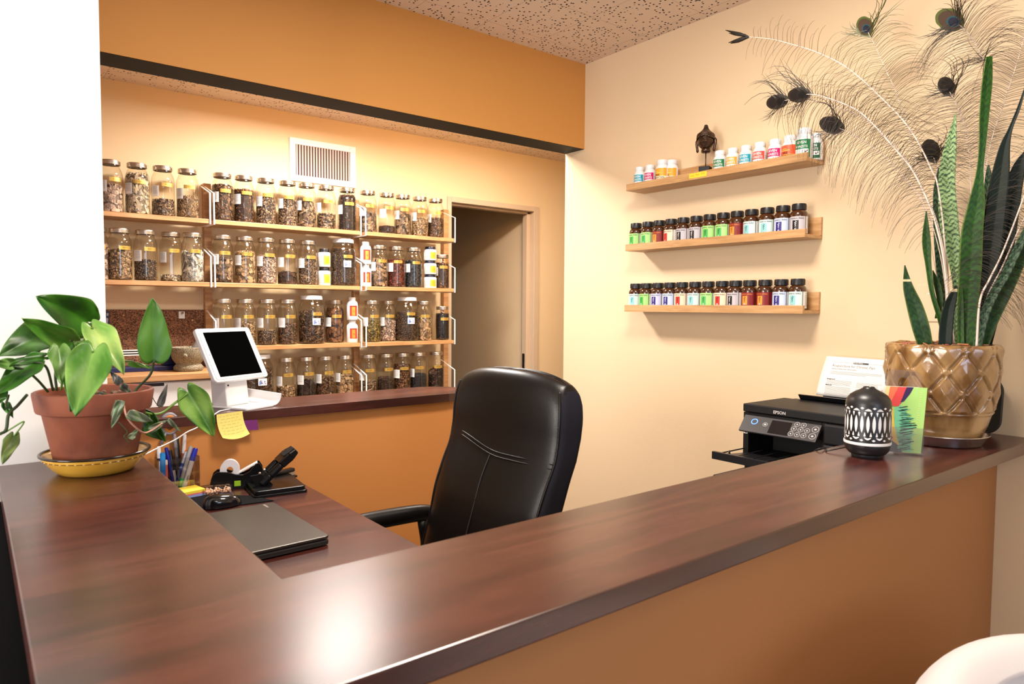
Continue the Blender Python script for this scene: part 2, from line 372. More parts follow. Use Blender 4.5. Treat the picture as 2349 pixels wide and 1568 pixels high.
# ---- herb filling
OCT = np.array([(1, 0, 0), (-1, 0, 0), (0, 1, 0), (0, -1, 0), (0, 0, 1), (0, 0, -1)], float)
OCF = np.array([(0, 2, 4), (2, 1, 4), (1, 3, 4), (3, 0, 4), (2, 0, 5), (1, 2, 5), (3, 1, 5), (0, 3, 5)])
HEX = np.array([(math.cos(k*PI/3), math.sin(k*PI/3), z) for z in (-1, 1) for k in range(6)])
HXF = [tuple(reversed(range(6))), tuple(range(6, 12))] + [(i, (i+1) % 6, (i+1) % 6+6, i+6) for i in range(6)]
KIND = {  # half extents a, b, c (m), shape
    'discs': (.0085, .0085, .0016, 'h'), 'slices': (.012, .008, .0012, 'h'), 'chips': (.0065, .004, .002, 'o'), 'twigs': (.013, .0022, .0022, 'o'),
    'seeds': (.0032, .0026, .0026, 'o'), 'flakes': (.006, .005, .0009, 'o'), 'chunks': (.009, .0065, .005, 'o'), 'powder': (.0026, .0020, .0014, 'o'), 'bark': (.020, .006, .0016, 'h'), 'berries': (.0042, .004, .0038, 'o')}
def herbs(kind, R, h, c1, c2, bulk, tilt=0.0, seed=0):
    """core plug with pieces pressed against the glass and heaped on top"""
    rg = np.random.default_rng(seed); a, b, c, shp = KIND[kind]
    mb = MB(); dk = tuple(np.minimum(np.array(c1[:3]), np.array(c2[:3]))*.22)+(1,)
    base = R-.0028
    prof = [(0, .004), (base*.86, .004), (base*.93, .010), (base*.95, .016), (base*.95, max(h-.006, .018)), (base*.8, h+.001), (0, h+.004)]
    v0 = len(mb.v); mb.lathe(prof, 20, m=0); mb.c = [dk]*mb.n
    if tilt: mb.v = [(x, y, z + (tilt*x if z > h*.6 else 0)) for x, y, z in mb.v]
    if kind == 'powder': n = 1500
    else: n = int(min(900, 1.25*2*PI*R*h/(a*b*2.2)))
    nt = int(n*.22)+14
    V, F_, Cc = [], [], []; tmpl, fs = (HEX, HXF) if shp == 'h' else (OCT, [tuple(f) for f in OCF])
    for i in range(n+nt):
        th = rg.uniform(0, 2*PI)
        if i < n:
            z = rg.uniform(.006, max(h, .008)); s = rg.uniform(.7, 1.25); rr = base-c*1.2
            nrm = np.array([math.cos(th), math.sin(th), 0]); ctr = np.array([rr*math.cos(th), rr*math.sin(th), z])
            tn = np.array([-math.sin(th), math.cos(th), 0]); upv = np.array([0, 0, 1.]); ph = rg.uniform(0, PI)
            e1 = tn*math.cos(ph)+upv*math.sin(ph); e2 = -tn*math.sin(ph)+upv*math.cos(ph)
            k = .16 if shp == 'h' else .35; nrm = nrm + tn*rg.normal()*k + upv*rg.normal()*k; nrm /= np.linalg.norm(nrm); e1 = e1-nrm*(e1@nrm); e1 /= np.linalg.norm(e1); e2 = np.cross(nrm, e1)
            if tilt and z > h*.5: ctr[2] += tilt*ctr[0]*(z/h)
        else:
            q = base*math.sqrt(rg.uniform(0, .85)); s = rg.uniform(.8, 1.3); ctr = np.array([q*math.cos(th), q*math.sin(th), h+.003+rg.uniform(0, .006)*(1-q/base)])
            if tilt: ctr[2] += tilt*ctr[0]
            e = rg.normal(size=(3, 3)); e1 = e[0]/np.linalg.norm(e[0]); e2 = np.cross(e1, e[1]); e2 /= np.linalg.norm(e2); nrm = np.cross(e1, e2)
        P = tmpl[:, :1]*a*s*e1 + tmpl[:, 1:2]*b*s*e2 + tmpl[:, 2:]*c*s*nrm + ctr
        rad = np.hypot(P[:, 0], P[:, 1]); lim = R-.0022; k = np.where(rad > lim, lim/np.maximum(rad, 1e-6), 1); P[:, 0] *= k; P[:, 1] *= k; P[:, 2] = np.maximum(P[:, 2], .0035)
        t = rg.random(); col = np.array(c1[:3])*(1-t)+np.array(c2[:3])*t; col = col*(rg.uniform(.28, 1.0)**1.3)*1.05
        mb.add(P.tolist(), fs, 0, (float(col[0]), float(col[1]), float(col[2]), 1))
    return mb
def jar_profile(R, Hh, rn):
    s = Hh/.235
    return [(0, .0), (R*.82, 0), (R*.93, .003), (R*.99, .010), (R, .02), (R, .158*s), (R*.99, .170*s), (R*.95, .182*s), (R*.88, .192*s), (lerp(R, rn, .8), .200*s), (rn-.0005, .206*s), (rn-.001, .216*s)]
def lid_profile(rl, z0, z1):
    p = [(rl*.93, z0), (rl, z0+.0015)]; k = 3
    for i in range(k):
        z = lerp(z0+.003, z1-.004, (i+.5)/k); p += [(rl, z-.0014), (rl-.0012, z), (rl, z+.0014)]
    return p + [(rl, z1-.0025), (rl*.975, z1), (rl*.86, z1), (rl*.83, z1-.0009), (0, z1-.0009)]
SHARE = {}
def shared(key, fn):
    if key not in SHARE:
        SHARE[key] = fn(); return SHARE[key]
    o = SHARE[key].copy(); COL.objects.link(o); return o
def wrap(r, a0=0, z0=0):
    return lambda x, y: (r*math.sin(a0+x/r), -r*math.cos(a0+x/r), z0+y)
def curved(mb, r, a0, x0, x1, y0, y1, z0=0, m=0, n=8):
    w = wrap(r, a0, z0); return mb.grid(lambda u, v: w(lerp(x0, x1, u), lerp(y0, y1, v)), n, 1, m)
def paper_label(R, big):
    b = MB(); curved(b, R+.0006, 0, -.021, .021, -.008, .042)
    rg = random.Random(5)
    for k in range(7):
        x = -.013
        while x < .012:
            w = rg.uniform(.002, .006); curved(b, R+.0009, 0, x, min(x+w, .0135), .037-k*.0052, .0384-k*.0052, 0, 1, 2); x += w+.0015
    return b.build('paper_label', [M_PAPER, M_GREYINK])
def gold_label(R, big):
    b = MB(); curved(b, R+.0006, 0, -.027, .027, -.002, .0155)
    rg = random.Random(9)
    for k in range(2):
        x = -.013
        while x < .012:
            w = rg.uniform(.003, .007); curved(b, R+.0009, 0, x, min(x+w, .014), .009-k*.0045, .0105-k*.0045, 0, 1, 2); x += w+.0013
    return b.build('gold_label', [M_GOLD, cm('brown_ink', (90, 55, 10))])
M_PIC = [M_PAPER, cm('violet_ink', (60, 45, 120)), cm('pink_ink', (240, 120, 150)), cm('blue_ink', (120, 150, 215))]
def picture_label(R):
    b = MB(); r = R+.0006; curved(b, r, 0, -.022, .022, 0, .036)
    w = wrap(r+.0004); q = lambda pts, m: b.add([w(x, y) for x, y in pts], [tuple(range(len(pts)))], m)
    q([(-.019, .004), (-.012, .003), (-.006, .012), (-.010, .024), (-.016, .017)], 3)
    for pts in (((-.018, .018), (-.010, .028), (-.008, .026), (-.015, .016)), ((-.009, .029), (-.002, .021), (-.003, .019), (-.010, .027)), ((-.008, .020), (-.005, .021), (-.004, .008), (-.007, .006)),
                ((-.003, .016), (.001, .015), (.0, .008), (-.003, .009)), ((-.014, .013), (-.009, .016), (-.010, .009), (-.013, .008))): q(pts, 1)
    for pts in (((.007, .025), (.010, .025), (.012, .016), (.010, .012)), ((.008, .018), (.015, .021), (.014, .018), (.008, .015)), ((.009, .012), (.014, .011), (.013, .006), (.010, .006))): q(pts, 1)
    q([(-.004, .004), (.020, .003), (.021, .006), (.006, .007)], 2); q([(.012, .008), (.020, .007), (.020, .010), (.013, .011)], 2)
    return b.build('picture_label', M_PIC)
HC = {'tan': ((.46, .27, .13, 1), (.62, .42, .24, 1)), 'pink': ((.55, .36, .27, 1), (.68, .50, .40, 1)), 'cream': ((.68, .52, .34, 1), (.80, .68, .52, 1)), 'brown': ((.10, .045, .022, 1), (.30, .16, .08, 1)),
      'darkbrown': ((.035, .014, .009, 1), (.13, .06, .03, 1)), 'mixed': ((.09, .045, .03, 1), (.50, .32, .18, 1)), 'black': ((.012, .008, .008, 1), (.06, .035, .028, 1)), 'red': ((.10, .012, .008, 1), (.27, .05, .028, 1)),
      'olive': ((.20, .13, .025, 1), (.38, .27, .06, 1)), 'slate': ((.022, .024, .032, 1), (.05, .055, .07, 1)), 'white': ((.74, .66, .54, 1), (.85, .80, .72, 1)), 'orange': ((.32, .13, .04, 1), (.10, .045, .03, 1)), 'cocoa': ((.10, .05, .025, 1), (.36, .21, .11, 1))}
LH = {'tan': 'tan', 'pink': 'pinkish', 'cream': 'cream', 'brown': 'brown', 'darkbrown': 'dark brown', 'mixed': 'mottled brown', 'black': 'near-black', 'red': 'deep red', 'olive': 'olive yellow', 'slate': 'slate grey', 'white': 'white', 'orange': 'rusty brown', 'cocoa': 'fine brown'}
def fullness(f): return 'a little' if f < .2 else 'a third full' if f < .42 else 'half full' if f < .6 else 'mostly full' if f < .85 else 'full'
def jar(px, row, bay, ordn, kind, col, fill, size='half', y=3.62, lab=True, tilt=0.0, pic=False, labx=-.78, note=None):
    R, Hh, rn, rl = {'half': (.0505, .235, .0385, .0425), 'gallon': (.0705, .258, .054, .0575), 'quart': (.0435, .205, .036, .0385)}[size]
    x = float(onY(px, 600, y).x); z = ROWZ[row]
    full = fullness(fill); item = f'{LH[col]} {kind}'
    lb = f'{"big white-lidded" if size == "gallon" else "silver-lidded"} jar, {full} of {item}, {ordn} on {ROWN[row]} shelf of {bay} bay'
    if note: lb = note
    t = thing('glass_jar', lb, 'jar', (x, y, z), RNG.normal()*.06, 'glass jars of dried herbs on the wall shelves')
    o = shared(('glass', size), lambda: MB().lathe(jar_profile(R, Hh, rn), 40).build('jar_glass', M_JAR, smooth=True)); o.parent = t; tag(o, 'clear glass body')
    if size == 'gallon': o = shared(('lid', size), lambda: MB().lathe([(rl*.95, Hh-.022), (rl, Hh-.020), (rl, Hh-.003), (rl*.97, Hh), (0, Hh)], 36).build('lid', M_WHITEPL, smooth=True, auto=40))
    else: o = shared(('lid', size), lambda: MB().lathe(lid_profile(rl, Hh-.020, Hh), 36).build('lid', M_SILVER, smooth=True, auto=40))
    o.parent = t
    hh = fill*Hh*.80; c1, c2 = HC[col]
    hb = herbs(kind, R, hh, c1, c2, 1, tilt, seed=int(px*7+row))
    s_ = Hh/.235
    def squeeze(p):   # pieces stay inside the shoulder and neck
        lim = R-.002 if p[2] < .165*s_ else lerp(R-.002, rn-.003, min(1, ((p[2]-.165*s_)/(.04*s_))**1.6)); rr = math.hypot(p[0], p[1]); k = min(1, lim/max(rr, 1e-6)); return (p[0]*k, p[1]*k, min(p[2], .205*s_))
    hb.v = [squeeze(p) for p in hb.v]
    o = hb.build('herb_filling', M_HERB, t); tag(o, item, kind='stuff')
    view = math.atan2(x, y)                       # where the camera stands, as an angle round the jar
    s = .165*s_
    if lab:
        o = shared(('paper', size), lambda: paper_label(R, 0)); o.parent = t; o.location = (0, 0, .098*s_); o.rotation_euler = (0, 0, -view+labx+RNG.normal()*.06); tag(o, 'white paper label')
    o = shared(('gold', size), lambda: gold_label(R, 0)); o.parent = t; o.location = (0, 0, .140*s_); o.rotation_euler = (0, 0, -view+.32+RNG.normal()*.10); tag(o, 'gold label')
    if pic:
        o = shared('pic', lambda: picture_label(R)); o.parent = t; o.location = (0, 0, .102); o.rotation_euler = (0, 0, -view+.30); tag(o, 'white picture label with violet and pink marks')
    return t
L_ = lambda n: ['first', 'second', 'third', 'fourth', 'fifth', 'sixth', 'seventh', 'eighth'][n]
JARS = [  # row, bay, [(px, kind, colour, fill, extras)]
 (0, 'left', [(257.5, 'discs', 'pink', .62, {}), (318.4, 'bark', 'cream', .92, {}), (377, 'chips', 'mixed', .40, {}), (433, 'twigs', 'tan', .52, {})]),
 (0, 'middle', [(512.6, 'flakes', 'brown', .92, {}), (561.4, 'chunks', 'orange', .84, {}), (611.5, 'chips', 'mixed', .72, {}), (661.2, 'chips', 'mixed', .74, {}), (704.5, 'bark', 'mixed', .72, {'tilt': -.4}), (749, 'flakes', 'mixed', .42, {}), (797, 'chunks', 'darkbrown', 1.0, {'labx': -.95})]),
 (0, 'right', [(844, 'slices', 'mixed', .55, {}), (888, 'seeds', 'darkbrown', .22, {'labx': -.6}), (924, 'slices', 'mixed', .62, {'tilt': -.25}), (963, 'flakes', 'tan', .55, {}), (999, 'flakes', 'brown', .60, {})]),
 (1, 'left', [(221, 'slices', 'pink', .8, {'lab': False}), (275, 'flakes', 'tan', .72, {'lab': False}), (334, 'seeds', 'mixed', .50, {}), (393, 'flakes', 'cream', .14, {'y': 3.645}), (442, 'bark', 'white', .70, {'lab': False, 'y': 3.602})]),
 (1, 'middle', [(510.7, 'discs', 'mixed', .60, {}), (562, 'slices', 'tan', .80, {}), (611, 'chips', 'pink', .74, {}), (659, 'slices', 'darkbrown', .30, {}), (706, 'twigs', 'mixed', .72, {})]),
 (1, 'right', [(869, 'slices', 'mixed', .80, {}), (909, 'flakes', 'red', .82, {}), (948, 'flakes', 'slate', .82, {})]),
 (2, 'middle', [(510, 'seeds', 'darkbrown', .42, {}), (561, 'flakes', 'tan', .60, {}), (611, 'seeds', 'mixed', .38, {}), (658, 'chips', 'brown', .55, {}), (767, 'slices', 'orange', .95, {'y': 3.662})]),
 (2, 'right', [(852.5, 'flakes', 'olive', .62, {}), (889, 'flakes', 'pink', .62, {'y': 3.662}), (972.5, 'bark', 'tan', .66, {'lab': False}), (1015, 'berries', 'black', .95, {'size': 'quart', 'lab': False})]),
 (3, 'middle', [(653.4, 'flakes', 'tan', .42, {}), (700, 'slices', 'black', .52, {}), (744, 'flakes', 'brown', .60, {}), (789, 'slices', 'tan', .62, {})]),
 (3, 'right', [(843.5, 'chips', 'mixed', .42, {}), (883.7, 'berries', 'darkbrown', .50, {'lab': False}), (922.7, 'flakes', 'orange', .86, {}), (959.7, 'powder', 'slate', .55, {}), (1000, 'chunks', 'darkbrown', .66, {'tilt': .5, 'lab': False})]),
]
for row, bay, js in JARS:
    for n, (px, kind, col, fill, ex) in enumerate(js):
        jar(px, row, bay, L_(n), kind, col, fill, **ex)
jar(787.5, 1, 'middle', '', 'powder', 'cocoa', .98, 'gallon', y=3.625, pic=True, lab=False, note='big white-lidded jar full of brown granules, second shelf, right end of middle bay')
jar(714, 2, 'middle', '', 'twigs', 'brown', .80, 'gallon', y=3.622, pic=True, lab=False, note='big white-lidded jar of thin brown twigs on the third shelf, middle bay')
jar(933.6, 2, 'right', '', 'powder', 'cocoa', .82, 'gallon', y=3.63, pic=True, lab=False, note='big white-lidded jar of brown granules on the third shelf of the right bay')
jar(591, 3, 'middle', '', 'twigs', 'brown', .85, 'gallon', y=3.63, pic=True, lab=False, note='big white-lidded jar of brown twigs on the bottom shelf, behind the tablet stand')
jar(1014.7, 1, 'right', '', 'chunks', 'orange', .9, 'quart', y=3.62, labx=-1.0, note='smaller jar of rusty brown chunks, last on second shelf of right bay')

# ---- plastic bottles among the jars
def ring_caps(mb, r, z0, z1, m=0): mb.lathe([(r*.9, z0), (r, z0+.001), (r, z1-.003), (r*.96, z1), (0, z1)], 28, m=m)
def tub(x, z, y, R, Hh, capm, label, rz=0, capname='black cap'):
    t = thing('supplement_tub', label, 'bottle', (x, y, z), rz, 'white supplement bottles between the jars')
    MB().lathe([(0, 0), (R*.93, 0), (R, .004), (R, Hh*.72), (R*.93, Hh*.79), (R*.72, Hh*.82), (R*.72, Hh*.84)], 32).build('tub_body', M_WHITEPL, t, smooth=True)
    b = MB(); ring_caps(b, R*.80, Hh*.80, Hh); pl(b.build('cap', capm, t, smooth=True, auto=40), capname)
    b = MB(); curved(b, R+.0005, .35, -.020, .020, Hh*.12, Hh*.62, n=10); curved(b, R+.0008, .35, -.012, .012, Hh*.2, Hh*.52, m=1)
    write(b, '大' if 0 else '*', .012, wrap(R+.0011, .35, Hh*.27), 2, 'CENTER')
    for k in range(7): curved(b, R+.0005, -.75, -.014, .010, Hh*(.15+k*.07), Hh*(.15+k*.07)+.0014, m=3, n=4)
    pl(b.build('label', [cm('ochre_label', (196, 166, 74)), cm('lime_label', (176, 164, 24)), M_INK, cm('ochre_ink', (214, 176, 110))], t), 'yellow label')
    return t
def pill(x, z, y, R, Hh, label, rz=0):
    t = thing('pill_bottle', label, 'bottle', (x, y, z), rz, 'white bottles with red labels on the jar shelves')
    MB().lathe([(0, 0), (R*.94, 0), (R, .003), (R, Hh*.70), (R*.9, Hh*.78), (R*.66, Hh*.84), (R*.60, Hh*.86)], 32).build('bottle_body', M_WHITEPL, t, smooth=True)
    b = MB(); ring_caps(b, R*.64, Hh*.85, Hh); b.build('cap', M_WHITEPL, t, smooth=True, auto=40)
    b = MB(); curved(b, R+.0005, .25, -.022, .022, Hh*.18, Hh*.64, n=10); curved(b, R+.0008, .25, -.010, .009, Hh*.20, Hh*.58, m=1)
    write(b, 'X', .016, wrap(R+.0011, .25, Hh*.34), 0, 'CENTER'); curved(b, R+.0009, .25, -.017, .017, Hh*.595, Hh*.61, m=2, n=6)
    pl(b.build('label', [cm('red_label', (214, 62, 40)), cm('orange_label', (240, 140, 50)), M_INK], t), 'red and orange label')
    return t
def XY(px, y=3.62): return float(onY(px, 600, y).x)
VA = -.27
for k, w in ((0, 'lower'), (1, 'upper')):
    tub(XY(743), ROWZ[1]+k*.1, 3.615, .033, .0985, M_BLACKPL, f'white tub with yellow label, {w} of the two beside the big granule jar', VA)
for k, w in ((0, 'bottom'), (1, 'middle'), (2, 'top')):
    tub(XY(985.6), ROWZ[1]+k*.083, 3.615, .039, .082, cm('navy_cap', (28, 32, 52), .3), f'white tub with yellow label and dark cap, {w} of the stack of three', VA-.1, 'dark navy cap')
for (px, r, ws) in ((837, 1, 'at the left end of the right bay, second shelf'), (805.5, 2, 'at the right end of the middle bay, third shelf')):
    for k, w in ((0, 'lower'), (1, 'upper')):
        pill(XY(px), ROWZ[r]+k*.1265, 3.61, .031, .126, f'{w} white bottle with red label {ws}', VA-.15)

# ---------------------------------------------------------------- wall ledges with bottles (right wall)
LZ = [1.893, 1.630, 1.363]; LX = 2.2965; LY0, LY1 = 1.278, 2.115
def ledge(i, nm):
    t = thing('wall_ledge', f'bamboo picture ledge, {nm} of the three on the right wall, holding bottles', 'shelf', (LX, (LY0+LY1)/2, LZ[i]), 0, 'bamboo picture ledges')
    h = (LY1-LY0)/2
    MB().box((.0, -h, 0), (XR-LX-.0005, h, .012)).build('bottom_board', M_BAMBOO_Y, t, bevel=.001)
    MB().box((.0, -h, .0125), (.012, h, .029)).box((-.0004, -h, 0), (0, h, .029)).build('front_lip', M_BAMBOO_Y, t, bevel=.0005)
    MB().box((XR-LX-.0125, -h, .0125), (XR-LX-.0005, h, .078)).build('back_board', M_BAMBOO_Y, t, bevel=.001)
for i, nm in enumerate(('top', 'middle', 'bottom')): ledge(i, nm)
ZF = [z+.0127 for z in LZ]
PEARL = {  # base, block, text
 'light green': ((170, 228, 130), (70, 175, 75), 'k'), 'mint striped': ((178, 236, 140), (80, 185, 95), 'k'), 'dark red': ((130, 22, 20), (250, 150, 55), 'o'), 'peach': ((250, 222, 190), (205, 48, 35), 'r'),
 'grey': ((196, 190, 196), (22, 20, 22), 'k'), 'aqua': ((212, 234, 230), (140, 205, 208), 'k'), 'pale blue': ((204, 218, 245), (40, 30, 125), 'n'), 'pale lilac': ((205, 208, 240), (45, 22, 120), 'n')}
AB_R, AB_H = .0303, .112
def pearl_body():
    R = AB_R; return MB().lathe([(0, 0), (R*.93, 0), (R, .003), (R, .072), (R*.97, .078), (R*.84, .085), (R*.68, .089), (R*.68, .094)], 36).build('bottle_body', M_AMBER, smooth=True)
def pearl_cap():
    b = MB(); R = AB_R*.80
    b.lathe([(R*.9, .0895), (R, .0905), (R, .108), (R*.95, AB_H), (0, AB_H)], 48, rfun=lambda r, z, a, i: r*(1+(.025*math.cos(a*24) if 1 <= i <= 2 else 0))); return b.build('cap', M_BLACKPL, smooth=True, auto=50)
def pearl_label(name):
    base, blk, tk = PEARL[name]; R = AB_R; b = MB(); z0, z1 = .006, .0655
    curved(b, R+.0005, 0, -.030, .030, z0, z1, m=0, n=14); curved(b, R+.0005, 1.9, -.026, .026, z0, z1, m=3, n=14)
    curved(b, R+.0008, 0, -.016, .006, .018, .052, m=1, n=6)
    w = wrap(R+.0011)
    zz = [(-.006, .050), (-.001, .046), (-.009, .043), (-.002, .040), (-.008, .037), (-.003, .034), (-.007, .031), (-.004, .028)]
    for (xa, ya), (xb, yb) in zip(zz, zz[1:]):
        b.add([w(xa, ya+.0008), w(xa, ya-.0008), w(xb, yb-.0008), w(xb, yb+.0008)], [(0, 1, 2, 3)], 4 if tk in 'nk' and name in ('grey', 'pale blue', 'pale lilac') else 2)
    b.add([w(-.005+.0032*math.cos(k*PI/5), .021+.0032*math.sin(k*PI/5)) for k in range(10)], [tuple(range(10))], 4)
    b.add([w(-.005+.0017*math.cos(k*PI/5), .021+.0017*math.sin(k*PI/5)) for k in range(10)], [tuple(range(10))], 2)
    write(b, 'CLASSICAL PEARLS', .0058, wrap(R+.0009, 0, .0565), 5 if name == 'dark red' else 2, 'CENTER', True)
    write(b, 'Herbal Pearls', .0046, wrap(R+.0009, 0, .0118), 2, 'CENTER'); curved(b, R+.0009, 0, -.012, .010, .0085, .0093, m=2, n=3)
    write(b, 'Supplement Facts', .0036, wrap(R+.0009, 1.9, .058), 2, 'CENTER')
    for k in range(11): curved(b, R+.0008, 1.9, -.018, .016-.006*(k % 3), .052-k*.004, .0528-k*.004, m=6, n=4)
    nm = name.replace(' ', '_')
    return b.build('label', [cm('label_'+nm, base, .45), cm('block_'+nm, blk, .45), M_INK, cm('side_'+nm, tuple(int(lerp(c, 240, .7)) for c in base) if name != 'dark red' else (120, 20, 30), .5), M_WHITEPL, cm('orange_ink', (240, 140, 60)), M_GREYINK])
def pearl(px, row, name, ordn, x=2.352, dz=0):
    p = onX(px, 560, x)
    t = thing('supplement_bottle', f'amber bottle with black cap and {name} label, {ordn} on the {("top", "middle", "bottom")[row]} ledge', 'bottle', (x, p.y, ZF[row]), -PI/2+RNG.normal()*.10+.12, 'amber supplement bottles on the wall ledges')
    for k, f in (('pb', pearl_body), ('pc', pearl_cap)): o = shared(k, f); o.parent = t
    o = shared('pl'+name, lambda: pearl_label(name)); o.parent = t; tag(o, f'{name} paper label')
ORD = ['leftmost', 'second from left', 'third from left', 'fourth from left', 'fifth from left', 'sixth from left', 'seventh from left', 'eighth from left', 'fifth from right', 'fourth from right', 'third from right', 'second from right', 'rightmost']
MID = [(1459, 'light green'), (1486, 'mint striped'), (1512, 'dark red'), (1539, 'peach'), (1567, 'grey'), (1597, 'grey'), (1627, 'light green'), (1658.4, 'mint striped'), (1690, 'dark red'), (1723, 'aqua'), (1758.5, 'aqua'), (1794.6, 'pale blue'), (1831, 'grey')]
BOT = [(1460, 'aqua'), (1485, 'light green'), (1511.5, 'pale lilac'), (1539, 'pale blue'), (1567, 'peach'), (1597, 'aqua'), (1627, 'mint striped'), (1659, 'peach'), (1690, 'grey'), (1722.5, 'dark red'), (1758, 'dark red'), (1795, 'pale blue'), (1833, 'aqua')]
for i, (px, nm) in enumerate(MID): pearl(px, 1, nm, ORD[i])
for i, (px, nm) in enumerate(BOT): pearl(px, 2, nm, ORD[i])

WCOL = {'teal': (22, 165, 190), 'magenta': (205, 20, 110), 'green': (10, 125, 72), 'orange': (250, 175, 65), 'coral': (235, 85, 70), 'dark green': (8, 90, 55)}
def w_body(R, Hh): return MB().lathe([(0, 0), (R*.94, 0), (R, .003), (R, Hh*.66), (R*.93, Hh*.73), (R*.78, Hh*.78), (R*.74, Hh*.82)], 36).build('bottle_body', M_GLOSSW, smooth=True)
def w_cap(R, Hh):
    r = R*.80; b = MB(); k = 24
    b.lathe([(r*.94, Hh*.80), (r, Hh*.81), (r, Hh*.87), (r, Hh*.96), (r*.94, Hh), (0, Hh)], 96, rfun=lambda q, z, a, i: q*(1+(.055*math.sin(a*k+(i*2.2)) if 1 <= i <= 3 else 0)))
    return b.build('cap', M_GLOSSW, smooth=True, auto=60)
def seven_label(name, R, Hh):
    b = MB(); z0, z1 = Hh*.05, Hh*.62; hh = z1-z0; c = WCOL[name]
    curved(b, R+.0005, 0, -.032, .032, z0, z1, m=0, n=16); curved(b, R+.0008, 0, -.028, .026, z0+hh*.20, z0+hh*.46, m=1, n=12); curved(b, R+.0005, 1.75, -.016, .016, z0, z1, m=1, n=8)
    w = wrap(R+.001)
    write(b, 'SEVEN', .0125, wrap(R+.001, 0, z0+hh*.76), 1, 'CENTER', True); write(b, 'FORESTS', .0115, wrap(R+.001, 0, z0+hh*.53), 1, 'CENTER', True)
    for k, ch in enumerate(('I', 'T', '(', 'o', 'x')): write(b, ch, .011, wrap(R+.0011, 0, z0+hh*.24), 3, 'LEFT') if 0 else b.add([w(-.022+k*.0085+dx, z0+hh*.24+dy) for dx, dy in ((0, 0), (.0012+.0008*(k % 2), .0005), (.0030-.001*(k % 3), hh*.17), (.0006, hh*.15))], [(0, 1, 2, 3)], 2 if k < 4 else 3)
    b.add([w(.012+a, z0+hh*.24+d) for a, d in ((0, 0), (.003, .0005), (.009, .0055), (.012, .0055), (.011, .009), (.007, .008), (.002, .004))], [tuple(range(7))], 3)
    for k in range(4): curved(b, R+.0009, 1.75, -.012, .012-.004*(k % 2), z0+hh*(.3+.12*k), z0+hh*(.3+.12*k)+.0009, m=2, n=4)
    return b.build('label', [cm('seven_'+name, c, .4), M_WHITEPL, M_GREYINK, M_INK])
def pine_label(name, R, Hh):
    b = MB(); z0, z1 = Hh*.05, Hh*.64; hh = z1-z0
    c1 = (250, 170, 50) if name == 'orange' else (238, 96, 60); c2 = (255, 214, 120) if name == 'orange' else (250, 160, 70)
    curved(b, R+.0005, 0, -.036, .036, z0+hh*.45, z1, m=0, n=16); curved(b, R+.0005, 0, -.036, .036, z0, z0+hh*.45, m=1, n=16)
    curved(b, R+.0008, 0, -.030, .010, z0+hh*.66, z0+hh*.70, m=3, n=8); curved(b, R+.0008, 0, -.030, -.002, z0+hh*.76, z0+hh*.79, m=3, n=6)
    write(b, 'PINE', .0105, wrap(R+.001, -.25, z0+hh*.47), 2, 'CENTER', True); write(b, 'MOUNTAIN', .0095, wrap(R+.001, -.05, z0+hh*.30), 2, 'CENTER', True)
    return b.build('label', [cm('pine_'+name, c1, .4), cm('pine_low_'+name, c2 if name != 'orange' else (252, 236, 200), .4), M_INK, cm('pine_line_'+name, (255, 215, 90))])
def wbottle(px, name, ordn, pine=False, big=False, x=2.350):
    R, Hh = (.0270, .101) if pine else (.0245, .093)
    if big: R, Hh = .0285, .108
    p = onX(px, 400, x)
    lb = f'white bottle with {name} {"mountain" if pine else "and white"} label, {ordn}'
    t = thing('white_supplement_bottle', lb, 'bottle', (x, p.y, ZF[0]), -PI/2+RNG.normal()*.08+.10, 'white supplement bottles on the top ledge')
    k = (R, Hh)
    o = shared(('wb', k), lambda: w_body(R, Hh)); o.parent = t; o = shared(('wc', k), lambda: w_cap(R, Hh)); o.parent = t
    o = shared(('wl', k, name, pine), lambda: (pine_label if pine else seven_label)(name, R, Hh)); o.parent = t; tag(o, f'{name} label')
wbottle(1467.5, 'teal', 'leftmost on the top ledge'); wbottle(1491, 'magenta', 'second from left on the top ledge')
wbottle(1519, 'orange', 'third from left on the top ledge', pine=True, x=2.340); wbottle(1541, 'orange', 'behind and right of its twin on the top ledge', pine=True, x=2.372)
wbottle(1651, 'green', 'just right of the statue head'); wbottle(1680, 'orange', 'second to the right of the statue head'); wbottle(1710.5, 'teal', 'third to the right of the statue head')
wbottle(1742, 'coral', 'between teal and magenta bottles on the top ledge', big=False, x=2.345); wbottle(1776.5, 'magenta', 'between two red-toned bottles on the top ledge', x=2.345)
wbottle(1811, 'coral', 'on the top ledge beside the big green one', pine=True, x=2.366); wbottle(1843, 'green', 'largest, near the right end of the top ledge', big=True, x=2.338)
wbottle(1869, 'dark green', 'rightmost on the top ledge, half behind another', x=2.380)
# yellow tape on the top ledge lip
b = MB(); p0, p1 = onX(1581, 404, LX-.0008), onX(1621, 396, LX-.0008); zt = LZ[0]+.0065
b.box((LX-.0010, p1.y, zt), (LX-.0005, p0.y, zt+.019))
for k, wd_ in enumerate(('Liver', 'Pear', 'Acid')):
    write(b, wd_, .012, (lambda k: lambda x, y: (LX-.0013, p0.y-.006-k*.0255-x*.8, zt+.006+y+k*.0012))(k), 1)
tag(b.build('tape_label', [cm('yellow_tape', (250, 214, 60)), cm('pencil', (190, 140, 40))]), 'yellow handwritten tape label on the lip of the top ledge', 'label')

